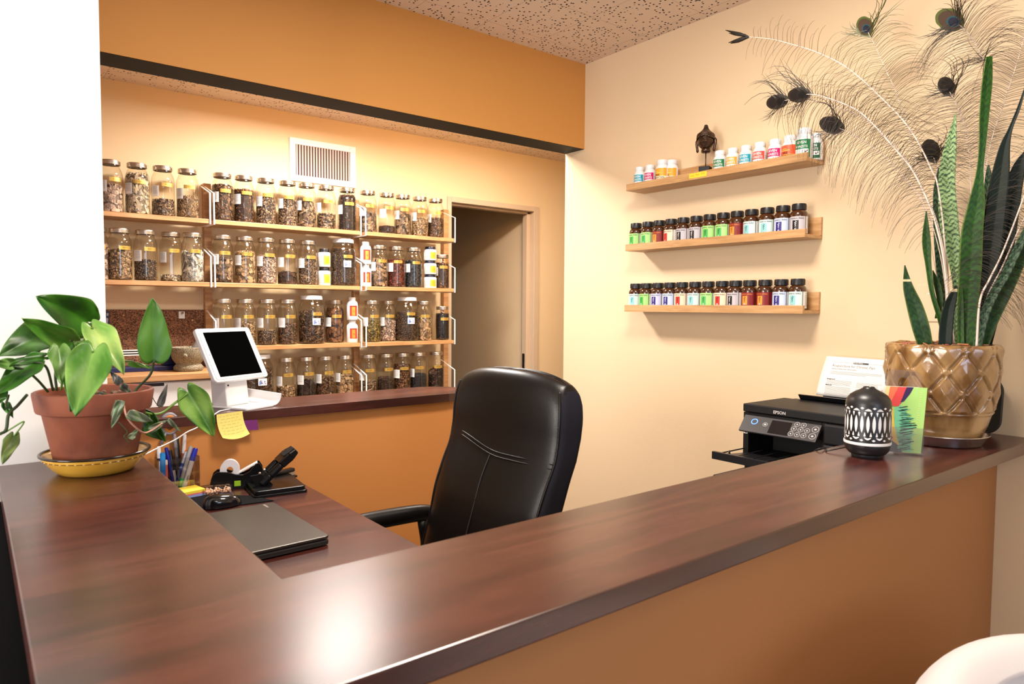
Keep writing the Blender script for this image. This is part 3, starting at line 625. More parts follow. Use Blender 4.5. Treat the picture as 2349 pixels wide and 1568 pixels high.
# statue head on a stand
def statue():
    p = onX(1622, 385, 2.352); t = thing('statue_head', 'dark bronze statue head on a thin rod and black block, top ledge', 'statue', (2.340, p.y, ZF[0]), -PI/2+.36)
    br = mat('dark_bronze', (.035, .018, .012, 1), .28, metal=.6, var=(60, (.09, .05, .03, 1), 3)); Zc = .152
    def face(u, v):
        th = u*2*PI; ph = (v-.5)*PI; cz = math.sin(ph); cr_ = math.cos(ph)
        x = math.sin(th); y = -math.cos(th)
        R = .0330*(1-.10*max(0, -cz)**2)*(1.0); r = cr_**.72 if cr_ > 0 else 0
        jaw = 1-.30*max(0, -cz-.25)
        X, Y, Z = x*r*R*.98*jaw, y*r*R*1.05*(jaw**.5), cz*.043
        if y < 0:
            fx = X/.033; fz = Z/.043; g = lambda a, b, sa, sb: math.exp(-((fx-a)/sa)**2-((fz-b)/sb)**2); d = -y
            dd = .0085*g(0, -.10, .13, .26)+.004*g(0, -.20, .20, .09) + .0030*(g(.42, -.10, .28, .25)+g(-.42, -.10, .28, .25))
            dd += .0030*(g(.38, .16, .20, .08)+g(-.38, .16, .20, .08)) - .0028*(g(.38, .27, .26, .06)+g(-.38, .27, .26, .06)) - .0022*(g(.36, .04, .22, .05)+g(-.36, .04, .22, .05))
            dd += .0030*(g(.38, .37, .30, .06)+g(-.38, .37, .30, .06)) + .0042*g(0, -.44, .22, .05)+.0038*g(0, -.56, .18, .05)-.002*g(0, -.50, .26, .03)+.0040*g(0, -.80, .25, .13)+.0012*g(0, .46, .06, .06)
            Y -= dd*d
        return (X, Y, Z+Zc)
    MB().grid(face, 96, 72, closeu=True).build('face', br, t, smooth=True)
    b = MB()
    def hair(u, v):
        th = u*2*PI; z = lerp(.008, .078, v**.9); y = -math.cos(th)
        r = lerp(.0365, .0340, (v/.35)**2) if v < .35 else lerp(.0340, .0075, math.sin(min(1, (v-.35)/.62)*PI/2)**1.0)
        lift = .0125*max(0, y*-1)**2*(1-v)**2
        cur = .0011*math.sin(th*22)*math.sin(v*46)
        rr = r+cur
        return (math.sin(th)*rr*.99, y*rr*1.03+.0005, Zc+z+lift+(-.018*max(0, y)*(1-v)))
    b.grid(hair, 110, 60, closeu=True); b.lathe([(0, -.007), (.0055, -.005), (.0075, 0), (.006, .005), (0, .0078)], 20, c=(0, 0, Zc+.0785)); b.build('hair', br, t, smooth=True)
    for s in (-1, 1):
        e = MB(); e.tube([(s*.0325, .004, Zc+.018), (s*.0365, .006, Zc+.006), (s*.0372, .005, Zc-.012), (s*.0352, .003, Zc-.030), (s*.0335, .002, Zc-.044), (s*.0330, .0015, Zc-.052)], [.004, .0068, .0058, .0050, .0056, .0026], 12); e.build('ear', br, t, smooth=True)
    MB().lathe([(0, -.056), (.017, -.055), (.0185, -.048), (.0165, -.035), (.017, -.02)], 24, c=(0, .004, Zc)).build('neck', br, t, smooth=True)
    for o in t.children: o.scale = (1.0, 1.0, .78); o.location = (0, 0, .0215)
    pl(MB().tube([(0, .004, .030), (0, .004, Zc-.05)], .0022, 12).build('rod', br, t, smooth=True), 'thin dark rod')
    pl(MB().box((-.021, -.020, 0), (.021, .022, .040)).build('base_block', M_BLACKMT, t, bevel=.001), 'black square block')
statue()

# ---------------------------------------------------------------- air vent
vp = [onY(x, y, YW) for x, y in ((664, 316), (815, 336), (663, 412), (815, 432))]
vx0, vx1, vz0, vz1 = 1.395, 1.784, 2.060, 2.294
v = thing('air_vent', 'white slotted air vent high on the cream back wall above the jars', 'vent', ((vx0+vx1)/2, YW, (vz0+vz1)/2)); hw, hh = (vx1-vx0)/2, (vz1-vz0)/2
b = MB(); fw_ = .034
b.box((-hw, -.010, -hh), (hw, -.0005, -hh+fw_)).box((-hw, -.010, hh-fw_), (hw, -.0005, hh)).box((-hw, -.010, -hh+fw_), (-hw+fw_, -.0005, hh-fw_)).box((hw-fw_, -.010, -hh+fw_), (hw, -.0005, hh-fw_))
b.build('frame', M_WHITEMETAL, v, bevel=.0025)
pl(MB().box((-hw+fw_, -.0012, -hh+fw_), (hw-fw_, -.0005, hh-fw_)).build('backing', mat('vent_dark', (.10, .055, .05, 1), .8), v), 'dark duct behind the slats')
nsl = 20; w_ = (2*hw-2*fw_)/nsl
for k in range(nsl):
    x = -hw+fw_+(k+.5)*w_; T = Matrix.Translation((x, -.0055, 0)) @ Matrix.Rotation(.62, 4, 'Z')
    MB().box((-.0062, -.0007, -hh+fw_), (.0062, .0007, hh-fw_), T=T).build('slat', mat('vent_slat_paint', (.80, .62, .56, 1), .4), v)
for sx_ in (-1, 1):
    for sz in (-1, 1): MB().lathe([(.0035, 0), (.0025, .0015), (0, .0018)], 12, T=Matrix.Translation((sx_*(hw-.036), -.0103, sz*(hh-.015))) @ Matrix.Rotation(PI/2, 4, 'X')).build('screw', M_STEEL, v)

# wall switch plate behind the feathers
q0, q1 = onX(2110, 742, XR), onX(2148, 742, XR)
sw = thing('blank_wall_plate', 'cream blank wall plate on the right wall behind the snake plant', 'wall plate', (XR, (q0.y+q1.y)/2, 1.40))
MB().box((-.005, -.036, -.058), (-.0003, .036, .058)).build('plate', M_CREAM, sw, bevel=.002)
MB().lathe([(.003, 0), (.002, .001), (0, .0013)], 10, T=Matrix.Translation((-.0052, 0, .03)) @ Matrix.Rotation(-PI/2, 4, 'Y')).build('screw', M_WHITEPL, sw)

# ---------------------------------------------------------------- left bay: cork board, worktop, drawers, mortar
cz0, cz1 = 1.050, 1.356
ck = thing('cork_board', 'brown cork pin board on the back wall under the left jar shelves', 'pin board', (.60, YW, (cz0+cz1)/2)); hh = (cz1-cz0)/2
mc = mat('cork', (.115, .045, .02, 1), .9); nt, N, L, bb = nodes(mc); tc = N('TexCoord'); vo = N('TexVoronoi'); vo.inputs['Scale'].default_value = 260; L(tc.outputs['Object'], vo.inputs['Vector'])
crr = N('ValToRGB'); crr.color_ramp.elements[0].color = (.05, .018, .008, 1); crr.color_ramp.elements[1].color = (.33, .15, .075, 1); crr.color_ramp.elements[0].position = .1; spc = N('SeparateColor'); L(vo.outputs['Color'], spc.inputs[0]); L(spc.outputs[0], crr.inputs[0]); L(crr.outputs[0], bb.inputs['Base Color'])
MB().box((-.55, -.010, -hh), (.342, -.0005, hh)).build('board', mc, ck)
def pin(px, py, col, nm, y=YW-.0105):
    p = onY(px, py, y); T = Matrix.Translation(p) @ Matrix.Rotation(PI/2, 4, 'X')
    tag(MB().lathe([(.002, 0), (.0025, .004), (.005, .006), (.005, .009), (.0032, .014), (.0052, .016), (0, .017)], 14, T=T).build('push_pin', cm('pin_'+str(col), col, .4), smooth=True), nm, 'push pin', 'pins on the cork board')
pin(282, 723, (205, 150, 100), 'beige push pin on the left part of the cork board'); pin(392, 731, (190, 130, 80), 'beige push pin left of the white tag')
pin(440, 734, (230, 175, 130), 'pale push pin to the right of the white tag'); pin(417.5, 717, (170, 120, 80), 'brown push pin that holds the white tag', YW-.012)
a, c_ = onY(410, 714, YW-.011), onY(424, 730, YW-.011)
tag(MB().box((a.x, YW-.0118, c_.z), (c_.x, YW-.0108, a.z)).build('paper_tag', M_PAPER, bevel=.0003), 'small white tag pinned to the cork board', 'tag')
a, c_ = onY(214, 713, YW-.011), onY(252, 752, YW-.011)
b = MB().box((a.x, YW-.0118, c_.z), (c_.x, YW-.0108, a.z)); rg = random.Random(3); q = lambda u, v: (lerp(a.x, c_.x, u), YW-.0122, lerp(c_.z, a.z, v))
for pts in (((.45, .5), (.6, .75), (.7, .7), (.62, .45)), ((.7, .3), (.8, .62), (.92, .55), (.85, .2)), ((.5, .1), (.58, .4), (.7, .25), (.62, .05)), ((.8, .75), (.85, .9), (.95, .85), (.9, .7)), ((.1, .2), (.3, .6), (.4, .4), (.2, .1))): b.add([q(*p) for p in pts], [tuple(range(len(pts)))], 1)
b.add([q(*p) for p in ((0, 0), (1, 0), (1, .12), (0, .1))], [(0, 1, 2, 3)], 2)
tag(b.build('photo_print', [cm('photo_navy', (32, 30, 58)), cm('photo_grey', (170, 165, 180)), cm('photo_skin', (205, 160, 140))]), 'small dark blue and white photo pinned at the left of the cork board', 'photo')
pin(241, 719, (160, 90, 60), 'brown push pin at the top of the small photo', YW-.012)
WYF = 3.36; zt = float(onY(400, 857.5, WYF).z); xr_ = .938
tag(MB().box((-1.1, WYF, zt-.030), (xr_, YW-.013, zt)).build('bamboo_worktop', M_BAMBOO, bevel=.003), 'bamboo worktop under the cork board, behind the half wall', 'worktop')
for k, (x0, x1) in enumerate(((-.30, .245), (.250, .93))):
    t = thing('drawer_cabinet', ('left white drawer unit under the bamboo worktop' if k == 0 else 'right white drawer unit under the bamboo worktop, behind the tablet stand'), 'cabinet', ((x0+x1)/2, WYF+.02, .02), 0, 'white drawer units'); h = (x1-x0)/2; zz = zt-.030-.022
    MB().box((-h, .018, 0), (h, .36, zz)).build('body', M_WHITEPL, t)
    d = MB().box((-h+.002, 0, zz-.20), (h-.002, .017, zz-.003)).build('drawer', M_WHITEPL, t, bevel=.002); MB().box((-h+.002, 0, .01), (h-.002, .017, zz-.204)).build('door', M_WHITEPL, t, bevel=.002)
    pl(MB().box((-.09, -.001, zz-.02), (.09, -.0001, zz-.006)).build('pull_slot', M_BLACKPL, d, bevel=.002), 'dark finger slot')
# stone mortar and pestle
stone = mat('granite', (.17, .14, .085, 1), .75, bump=(300, .5)); nt, N, L, bb = nodes(stone); tc = N('TexCoord'); n1 = N('TexNoise'); n1.inputs['Scale'].default_value = 420; n1.inputs['Detail'].default_value = 2; L(tc.outputs['Object'], n1.inputs['Vector'])
cr = N('ValToRGB'); cr.color_ramp.elements[0].position = .40; cr.color_ramp.elements[0].color = (.07, .05, .025, 1); cr.color_ramp.elements[1].position = .62; cr.color_ramp.elements[1].color = (.42, .36, .24, 1); L(n1.outputs['Fac'], cr.inputs[0]); L(cr.outputs[0], bb.inputs['Base Color'])
mp_ = onZ(434, 852, zt); mx_, my_ = mp_.x+.01, mp_.y+.055
t = thing('mortar', 'speckled grey-brown stone mortar with a wide foot, beside the blue rack', 'mortar', (mx_, my_, zt)); k = 1.0
MB().lathe([(0, 0), (.058, 0), (.064, .006), (.065, .018), (.058, .028), (.052, .034), (.060, .042), (.070, .058), (.076, .085), (.078, .108), (.0765, .112), (.066, .112), (.060, .09), (.045, .055), (0, .045)], 48).build('bowl', stone, t, smooth=True)
MB().lathe([(0, 0), (.009, .002), (.011, .007), (.009, .012), (0, .014)], 16, T=Matrix.Translation((-.030, -.066, .075)) @ Matrix.Rotation(PI/2, 4, 'X')).build('knob', stone, t, smooth=True)
t2 = MB().tube([(.005, .0, .058), (.018, 0, .085), (.045, .0, .128), (.055, 0, .142)], [.018, .017, .015, .010], 20).build('pestle', mat('grey_stone', (.16, .14, .13, 1), .5), smooth=True); t2.location = (mx_, my_, zt); tag(t2, 'grey stone pestle leaning in the mortar', 'pestle')
# blue rack with cross bars
def wt(px, py, y): return onY(px, py, y)
yb_ = 3.62; e0, e1 = wt(375, 860, yb_), wt(408, 848, yb_)
t = thing('blue_rack', 'navy blue rack with end post and striped cross bars on the bamboo worktop', 'rack', (e0.x, yb_, zt)); W0 = e0.x-wt(262, 860, yb_).x
navy = cm('navy_plastic', (20, 24, 78), .3)
MB().prism([(-W0-.05, -.06), (e1.x-e0.x, -.06), (e1.x-e0.x, .06), (-W0-.05, .06)], 0, .022).build('base', navy, t, bevel=.003)
zz = wt(385, 789, yb_).z-zt
b = MB(); b.add([(-.004, -.03, .0225), (.050, -.03, .0225), (.040, -.03, zz*.62), (-.004, -.03, zz*.62), (-.004, .03, .0225), (.050, .03, .0225), (.040, .03, zz*.62), (-.004, .03, zz*.62)], [(0, 1, 2, 3), (5, 4, 7, 6), (1, 5, 6, 2), (4, 0, 3, 7), (3, 2, 6, 7), (4, 5, 1, 0)])
b.add([(.002, -.02, zz*.6), (.034, -.02, zz*.6), (.026, -.02, zz), (.010, -.02, zz), (.002, .02, zz*.6), (.034, .02, zz*.6), (.026, .02, zz), (.010, .02, zz)], [(0, 1, 2, 3), (5, 4, 7, 6), (1, 5, 6, 2), (4, 0, 3, 7), (3, 2, 6, 7), (4, 5, 1, 0)])
b.build('end_post', navy, t, bevel=.002)
for k in range(5): pl(MB().box((-W0-.05, -.012+.0005*k, zz*.60+k*.0055), (-.001, .0, zz*.60+k*.0055+.005)).build('cross_bar', M_BLACKPL if k % 2 else M_WHITEMETAL, t), 'black cross bar' if k % 2 else 'white cross bar')
pl(MB().box((-.016, -.01, .03), (-.005, .008, .075)).build('clip', M_WHITEPL, t, bevel=.001), 'white clip')

# ---------------------------------------------------------------- tablet stand, cable and notes on the half wall
tb = onZ(540, 936, CT); ts = thing('tablet_stand', 'white tablet point-of-sale stand on the half wall top', 'tablet stand', (.800, 2.60, CT))
# screen corners read as a plane leaning back
yw_, ln_ = math.radians(27.6), math.radians(28.1); ex = Vector((math.cos(yw_), math.sin(yw_), 0)); bk_ = Vector((-math.sin(yw_), math.cos(yw_), 0))
ey = Vector((0, 0, math.cos(ln_)))+bk_*math.sin(ln_); ez = ex.cross(ey); ctr = Vector((.753, 2.600, 1.205)); wT, hT = .250, .208
def TM(z=0): return Matrix([[ex[i], ey[i], ez[i], ctr[i]-(.800, 2.60, CT)[i]+ez[i]*z] for i in range(3)]+[[0, 0, 0, 1]])
def rrect(w, h, r, n=6):
    out = []
    for cx, cy, a0 in ((w-r, h-r, 0), (-w+r, h-r, PI/2), (-w+r, -h+r, PI), (w-r, -h+r, 3*PI/2)):
        out += [(cx+r*math.cos(a0+PI/2*k/n), cy+r*math.sin(a0+PI/2*k/n)) for k in range(n+1)]
    return out
def rr2(x0, x1, y0, y1, r, n=5):
    return [(x0+(x1-x0)/2+x, y0+(y1-y0)/2+y) for x, y in rrect((x1-x0)/2, (y1-y0)/2, r, n)]
hw_, hh_ = wT/2, hT/2
MB().prism(rrect(hw_, hh_, .012), -.016, 0, T=TM()).build('housing', M_GLOSSW, ts, bevel=.003)
MB().prism(rrect(hw_-.009, hh_-.009, .008), .0002, .0016, T=TM()).build('tablet', M_GLOSSW, ts)
pl(MB().prism(rrect(hw_-.027, hh_-.017, .001), .0017, .0021, T=TM()).build('screen', mat('dark_screen', (.0015, .0015, .0015, 1), .5, spec=.0), ts), 'black switched-off screen')
MB().lathe([(.0060, 0), (.0060, .0003), (.0052, .0003), (.0052, 0)], 24, T=TM(.0017) @ Matrix.Translation((hw_-.018, 0, 0))).build('home_button', cm('button_grey', (200, 200, 205)), ts)
MB().lathe([(.0014, 0), (.0014, .0003), (0, .0003)], 12, T=TM(.0017) @ Matrix.Translation((-hw_+.017, 0, 0))).build('camera', M_BLACKGL, ts)
q = lambda px, py, y: tuple(onY(px, py, y)-Vector((.800, 2.60, CT)))
RZ = Matrix.Rotation(yw_, 4, 'Z'); NB = ctr-Vector((.800, 2.60, CT)); NB.z = 0; NT = Matrix.Translation(NB-bk_*.0) @ RZ
b = MB(); b.add([NT @ Vector(p) for p in ((-.054, -.026, .009), (.050, -.026, .009), (.050, .05, .009), (-.054, .05, .009), (-.054, -.012, .125), (.050, -.012, .125), (.050, .062, .205), (-.054, .062, .205))], [(0, 3, 2, 1), (4, 5, 6, 7), (0, 1, 5, 4), (1, 2, 6, 5), (2, 3, 7, 6), (3, 0, 4, 7)])
b.build('neck', M_GLOSSW, ts, bevel=.004)
MB().prism(rr2(-.060, .075, -.125, .05, .012), 0, .009, T=NT).build('base', M_GLOSSW, ts, bevel=.003)
b = MB()
def trayf(u, v):
    a = v*PI*.55; return NT @ Vector((.076+.040*math.sin(a)*.9, lerp(-.120, .045, u), .004+.034*(1-math.cos(a))+.010*u))
b.grid(trayf, 4, 12); b.build('card_tray', M_GLOSSW, ts, smooth=True, thick=.004)
pl(MB().lathe([(.0035, 0), (.0035, .001), (0, .001)], 12, T=NT @ Matrix.Translation((-.0525, -.03, .085)) @ Matrix.Rotation(-PI/2, 4, 'Y')).build('screw', M_BLACKPL, ts), 'small black screw')
pts = [onZ(532, 937, CT+.002), onZ(510, 941, CT+.003), onZ(497, 946, CT+.003)+Vector((0, -.003, 0)), onY(455, 978, 2.455), onY(430, 990, 2.44), onY(400, 1009, 2.43), onY(348, 1034, 2.40), onY(320, 1052, 2.36), onY(312, 1090, 2.34)]
tag(MB().tube(smooth_path(pts, 60), .0022, 10).build('charging_cable', M_WHITEPL, smooth=True), 'white charging cable hanging from the tablet stand over the half wall', 'cable')
tag(MB().prism([(p.x, p.y) for p in (onZ(529, 939, CT), onZ(570, 942, CT)+Vector((0, .004, 0)), onZ(600, 933, CT), onZ(560, 930, CT))], CT+.0002, CT+.0042).build('card_pad', cm('blue_card', (140, 165, 225)), bevel=.0005), 'flat pale blue card sticking out under the tablet stand', 'card')
nf = 2.4668
a, c_ = onY(496.5, 945, nf), onY(556, 940, nf); w_ = c_.x-a.x; hN = w_*1.02
def note(u, v):
    x = lerp(a.x, c_.x, u)+.014*v*v+.004*v*(u-.5); z = CT-.001-hN*v+.010*(v**2)*(2*u-1)**2; return (x, nf-.0008-.026*v**2.2-.004*v*math.sin(u*3), z+lerp(-.002, .003, u))
b = MB().grid(note, 14, 14); rg = random.Random(4)
for k in range(7):
    u = .10+.05*(k % 2)
    while u < .8:
        l = rg.uniform(.06, .16); v = .12+k*.115-.04*u
        P = [Vector(note(u, v)), Vector(note(min(u+l, .9), v-.012)), Vector(note(min(u+l, .9), v+.004)), Vector(note(u, v+.014))]
        b.add([p+Vector((0, -.0006, 0)) for p in P], [(0, 1, 2, 3)], 1); u += l+.05
tag(b.build('sticky_note', [cm('yellow_note', (252, 236, 130), .7), cm('note_ink', (205, 200, 120), .8)], smooth=True), 'yellow handwritten sticky note curling off the half wall edge', 'sticky note')
nz = nf-.0012; q4 = [onY(px, py, nz) for px, py in ((556, 964), (590, 962), (591.5, 985), (557, 986))]
q4[2].y -= .006; q4[3].y -= .006
tag(MB().add(q4, [(0, 3, 2, 1)]).build('sticky_note', cm('purple_note', (112, 28, 110), .7), thick=.0004), 'purple sticky note stuck beside the yellow one on the half wall edge', 'sticky note')

# ---------------------------------------------------------------- things on the desk
DZ_ = DZT
def D(px, py, z=DZT): return onZ(px, py, z)
# laptop
lz = DZT+.026; B1, B2, B3 = D(627, 1151, lz), D(757, 1228, lz), D(590, 1262, lz)
e_y = (B2-B1); Ld = e_y.length; e_y.normalize(); e_x = (B3-B2); e_x = (e_x-e_y*e_x.dot(e_y)).normalized(); wL = .335
lp = thing('laptop', 'closed dark grey laptop on the mahogany desk', 'laptop', (B2.x, B2.y, DZT)); BL_ = Vector((B2.x, B2.y, DZT))
def LM(z): return Matrix([[e_x[i], -e_y[i], 0, 0] for i in range(2)]+[[0, 0, 1, z], [0, 0, 0, 1]])
gun = mat('gunmetal', (.075, .068, .060, 1), .38, metal=.7); gund = mat('gunmetal_dark', (.03, .03, .032, 1), .4, metal=.4)
MB().prism(rr2(0, wL, 0, Ld, .012), .020, .027, T=LM(0)).build('lid', gun, lp, bevel=.0022, seg=3)
MB().prism(rr2(.0, wL, .0, Ld, .012), .004, .016, T=LM(0)).build('base', gund, lp, bevel=.002)
MB().prism(rr2(.008, wL-.008, .004, Ld-.004, .008), .016, .020, T=LM(0)).build('screen_edge', M_BLACKPL, lp)
tl = B1; b = MB(); T = LM(.0272)
write(b, 'Lenovo', .0115, lambda x, y: T @ Vector((.036-y*1.0, Ld-.012-x*1.0, 0)), 0, 'LEFT', True)
pl(b.build('logo', mat('silver_print', (.55, .5, .48, 1), .4, metal=.3), lp), 'silver brand lettering')
for x in (.06, wL-.06):
    for y in (.04, Ld-.04): MB().box((x-.008, y-.004, 0), (x+.008, y+.004, .0045), T=LM(0)).build('foot', M_BLACKPL, lp)
# mouse and pad
m0 = D(516, 1166); ang = math.atan2(*(D(566, 1155)-D(472, 1168)).yx)
mpd = D(520, 1160); tag(MB().prism([(p.x, p.y) for p in (D(402, 1150), D(455, 1136), D(577, 1138), D(627, 1149), D(500, 1166), D(430, 1175))], DZT+.0002, DZT+.0032).build('mouse_pad', mat('mouse_pad_black', (.006, .006, .007, 1), .9, spec=.1)), 'black mouse pad between the laptop and the pin tray', 'mouse pad')
ms = thing('computer_mouse', 'glossy black computer mouse on the pad behind the laptop', 'mouse', (m0.x, m0.y+.025, DZT+.0034), ang)
def mouse(u, v):
    th = u*2*PI; ph = v*PI/2; x = .056*math.cos(th)*math.cos(ph)**.6; y = .031*math.sin(th)*math.cos(ph)**.6*(1-.12*math.cos(th)); z = .036*math.sin(ph)**.8*(1-.25*math.cos(th)*math.cos(ph))
    return (x, y, z)
MB().grid(mouse, 40, 14, closeu=True).build('shell', M_BLACKGL, ms, smooth=True)
pl(MB().lathe([(0, -.003), (.0085, -.003), (.0085, .003), (0, .003)], 20, T=Matrix.Translation((.030, 0, .0225)) @ Matrix.Rotation(PI/2, 4, 'X')).build('scroll_wheel', M_CHROME, ms, smooth=True, auto=30), 'grey scroll wheel')
pl(MB().tube([(-.052, .014, .010), (-.02, .0285, .014), (.02, .028, .013), (.05, .012, .008)], .0012, 8).build('trim', M_CHROME, ms, smooth=True), 'silver side line')
# hole punch
hp0 = D(583, 1145); hp1 = D(707, 1128); hp2 = D(557, 1106); ux = (hp1-hp0); Lh = ux.length; ux.normalize(); uy = Vector((-ux.y, ux.x, 0)); Wh = .215
bkm = mat('black_enamel', (.006, .006, .007, 1), .28, spec=.22)
hp = thing('hole_punch', 'heavy-duty black hole punch with raised handle near the desk edge', 'hole punch', tuple(hp0)); HM = Matrix([[ux[i], uy[i], 0, 0] for i in range(2)]+[[0, 0, 1, 0], [0, 0, 0, 1]])
MB().prism(rr2(0, Lh, 0, Wh, .012), .0, .009, T=HM).prism(rr2(.006, Lh-.006, .006, Wh-.006, .010), .009, .022, T=HM).build('base', bkm, hp, bevel=.002)
def hpp(px, py, w): # point on the vertical plane through the punch, w metres back from its front edge
    o = Vector(hp0)+uy*w; n = uy; d = Vector(ray(px, py)); c = Vector(CAM); t = (o-c).dot(n)/d.dot(n); return c+d*t-Vector(hp0)
for w in (.072, .120):
    b = MB(); P = [hpp(575, 1092, w), hpp(600, 1088, w), hpp(625, 1110, w), hpp(628, 1125, w), hpp(590, 1128, w)]
    P = [Vector((p.x, p.y, max(p.z, .015))) for p in P]; k = len(P); o = uy*.006
    b.add(P+[p+o for p in P], [tuple(range(k)), tuple(reversed(range(k, 2*k)))]+[(i, (i+1) % k, (i+1) % k+k, i+k) for i in range(k)]); b.build('side_bracket', bkm, hp, bevel=.001)
path = [hpp(596, 1106, .10), hpp(616, 1086, .10), hpp(640, 1062, .10), hpp(662, 1042, .10), hpp(676, 1030, .10)]
b = MB(); wds = [.030, .034, .036, .038, .030]; ths = [.016, .014, .013, .014, .009]
for i in range(len(path)-1):
    for s in (-1, 1):
        if i < 2:
            A, B_ = path[i]+uy*s*wds[i]*.8, path[i+1]+uy*s*wds[i+1]*.8; b.tube([A, B_], [ths[i], ths[i+1]], 10)
        elif s > 0: 
            A, B_ = path[i], path[i+1]; up_ = (B_-A).normalized().cross(uy).normalized()
            v = [A-uy*wds[i]-up_*ths[i], A+uy*wds[i]-up_*ths[i], B_+uy*wds[i+1]-up_*ths[i+1], B_-uy*wds[i+1]-up_*ths[i+1]]; v += [v[0]+up_*2*ths[i], v[1]+up_*2*ths[i], v[2]+up_*2*ths[i+1], v[3]+up_*2*ths[i+1]]
            b.add(v, [(0, 3, 2, 1), (4, 5, 6, 7), (0, 1, 5, 4), (1, 2, 6, 5), (2, 3, 7, 6), (3, 0, 4, 7)])
b.build('lever', bkm, hp, bevel=.003)
A, B_ = path[3], path[4]; up_ = (B_-path[2]).normalized().cross(uy).normalized(); up_ = up_ if up_.z > 0 else -up_
v = [path[2].lerp(path[3], .6)-uy*.024+up_*.0145, path[2].lerp(path[3], .6)+uy*.024+up_*.0145, B_+uy*.020+up_*.0098, B_-uy*.020+up_*.009]; v += [p+up_*.003 for p in v]
pl(MB().add(v, [(0, 3, 2, 1), (4, 5, 6, 7), (0, 1, 5, 4), (1, 2, 6, 5), (2, 3, 7, 6), (3, 0, 4, 7)]).build('grip', M_BLACKMT, hp, bevel=.001), 'matt black grip pad')
for px, py in ((596, 1085), (606.5, 1077), (621, 1088), (611, 1097)):
    p = hpp(px, py, .070); MB().lathe([(0, -.004), (.0045, -.003), (.0045, .001), (.003, .003), (0, .0035)], 14, T=Matrix.Translation(p) @ (-uy).to_track_quat('Z', 'Y').to_matrix().to_4x4()).build('rivet', M_CHROME, hp, smooth=True)
for w in (.08, .14): MB().tube([HM @ Vector((.065, w, .016)), HM @ Vector((.065, w, .045))], .005, 12).build('punch_pin', M_STEEL, hp, smooth=True)
# stapler behind
s0 = D(668, 1104); st = thing('stapler', 'small black and silver stapler just behind the hole punch', 'stapler', (s0.x-.005, s0.y+.045, DZT), .35)
MB().box((-.05, -.013, 0), (.045, .013, .008)).build('base', M_BLACKPL, st, bevel=.002)
pl(MB().box((-.045, -.009, .010), (.038, .009, .022)).build('magazine', M_STEEL, st, bevel=.001), 'silver magazine'); MB().box((-.048, -.012, .023), (.036, .012, .036)).build('arm', M_BLACKPL, st, bevel=.004)
# tape dispenser
t0 = D(505, 1110); t1 = D(578, 1112); td = thing('tape_dispenser', 'black tape dispenser with a roll of white tape, left of the hole punch', 'tape dispenser', (.655, 2.418, DZT), -.30)
side = [(-.015, 0), (.125, 0), (.130, .012), (.128, .050), (.118, .064), (.108, .062), (.090, .043), (.072, .036), (.052, .038), (.030, .045), (.0, .048), (-.012, .040), (-.020, .020)]
b = MB(); k = len(side)
for y0, y1 in ((0, .008), (.042, .050)): b.add([(x, y0, z) for x, z in side]+[(x, y1, z) for x, z in side], [tuple(range(k)), tuple(reversed(range(k, 2*k)))]+[(i, (i+1) % k+0, (i+1) % k+k, i+k)[::-1] for i in range(k)])
b.box((-.014, .008, 0), (.125, .042, .022)); b.build('body', bkm, td, bevel=.001)
Tt = Matrix.Translation((.035, .014, .048)) @ Matrix.Rotation(-PI/2, 4, 'X')
pl(MB().lathe([(.0095, 0), (.028, 0), (.028, .019), (.0095, .019), (.0095, 0)], 40, T=Tt @ Matrix.Translation((0, 0, -.0))).build('tape_roll', cm('tape_white', (236, 234, 240), .3), td, smooth=True, auto=40), 'white tape roll')
pl(MB().box((.058, .010, .044), (.122, .040, .047), T=Matrix.Translation((.02, 0, -.028)) @ Matrix.Rotation(-.42, 4, 'Y')).build('front_plate', M_WHITEPL, td), 'pale front plate'); pl(MB().box((.092, .004, .048), (.110, .0075, .062), T=Matrix.Translation((-.045, -.005, -.040))).build('sticker', cm('lime_sticker', (150, 200, 30)), td), 'lime green sticker')
td.scale = (1.12, 1.0, 1.30); td.location = (.640, 2.405, DZT)
# clear pin tray
p0 = D(470, 1130); tr = thing('pin_tray', 'small clear plastic tray of pale push pins beside the yellow note pads', 'tray', (.632, 2.372, DZT), -.22)
MB().box((-.045, -.026, 0), (.045, .026, .002)).box((-.045, -.026, .002), (.045, -.024, .022)).box((-.045, .024, .002), (.045, .026, .022)).box((-.045, -.024, .002), (-.043, .024, .022)).box((.043, -.024, .002), (.045, .024, .022)).build('box', M_ACRYL, tr)
b = MB()
for k in range(42):
    x, y, z = random.uniform(-.038, .038), random.uniform(-.019, .019), random.uniform(.006, .013); T = Matrix.Translation((x, y, z)) @ Matrix.Rotation(random.uniform(0, 6), 4, 'Z') @ Matrix.Rotation(random.uniform(0, 3), 4, 'X')
    b.lathe([(0, -.006), (.0042, -.0055), (.0042, -.004), (.002, -.001), (.0042, .003), (0, .004)], 8, T=T)
tag(b.build('push_pins', cm('pale_pin', (240, 200, 165), .4), tr, smooth=True), 'pale push pins', kind='stuff')
# note pads
pc = D(425, 1127); 
for k, (nm, col, z0, z1, r) in enumerate((('pale blue note pad at the bottom of the small stack', (150, 165, 225), 0, .010, .10), ('pink note pad between the blue and yellow pads', (235, 120, 130), .0104, .0144, .14), ('yellow note pad on top of the small stack', (250, 222, 70), .0148, .0235, .18))):
    o = MB().box((-.046+.002*k, -.035, z0), (.038, .036, z1)).build('note_pad', cm('pad%d' % k, col, .7), bevel=.0005); o.location = (.548, 2.392, DZT); o.rotation_euler = (0, 0, r); tag(o, nm, 'note pad', 'note pads on the desk')
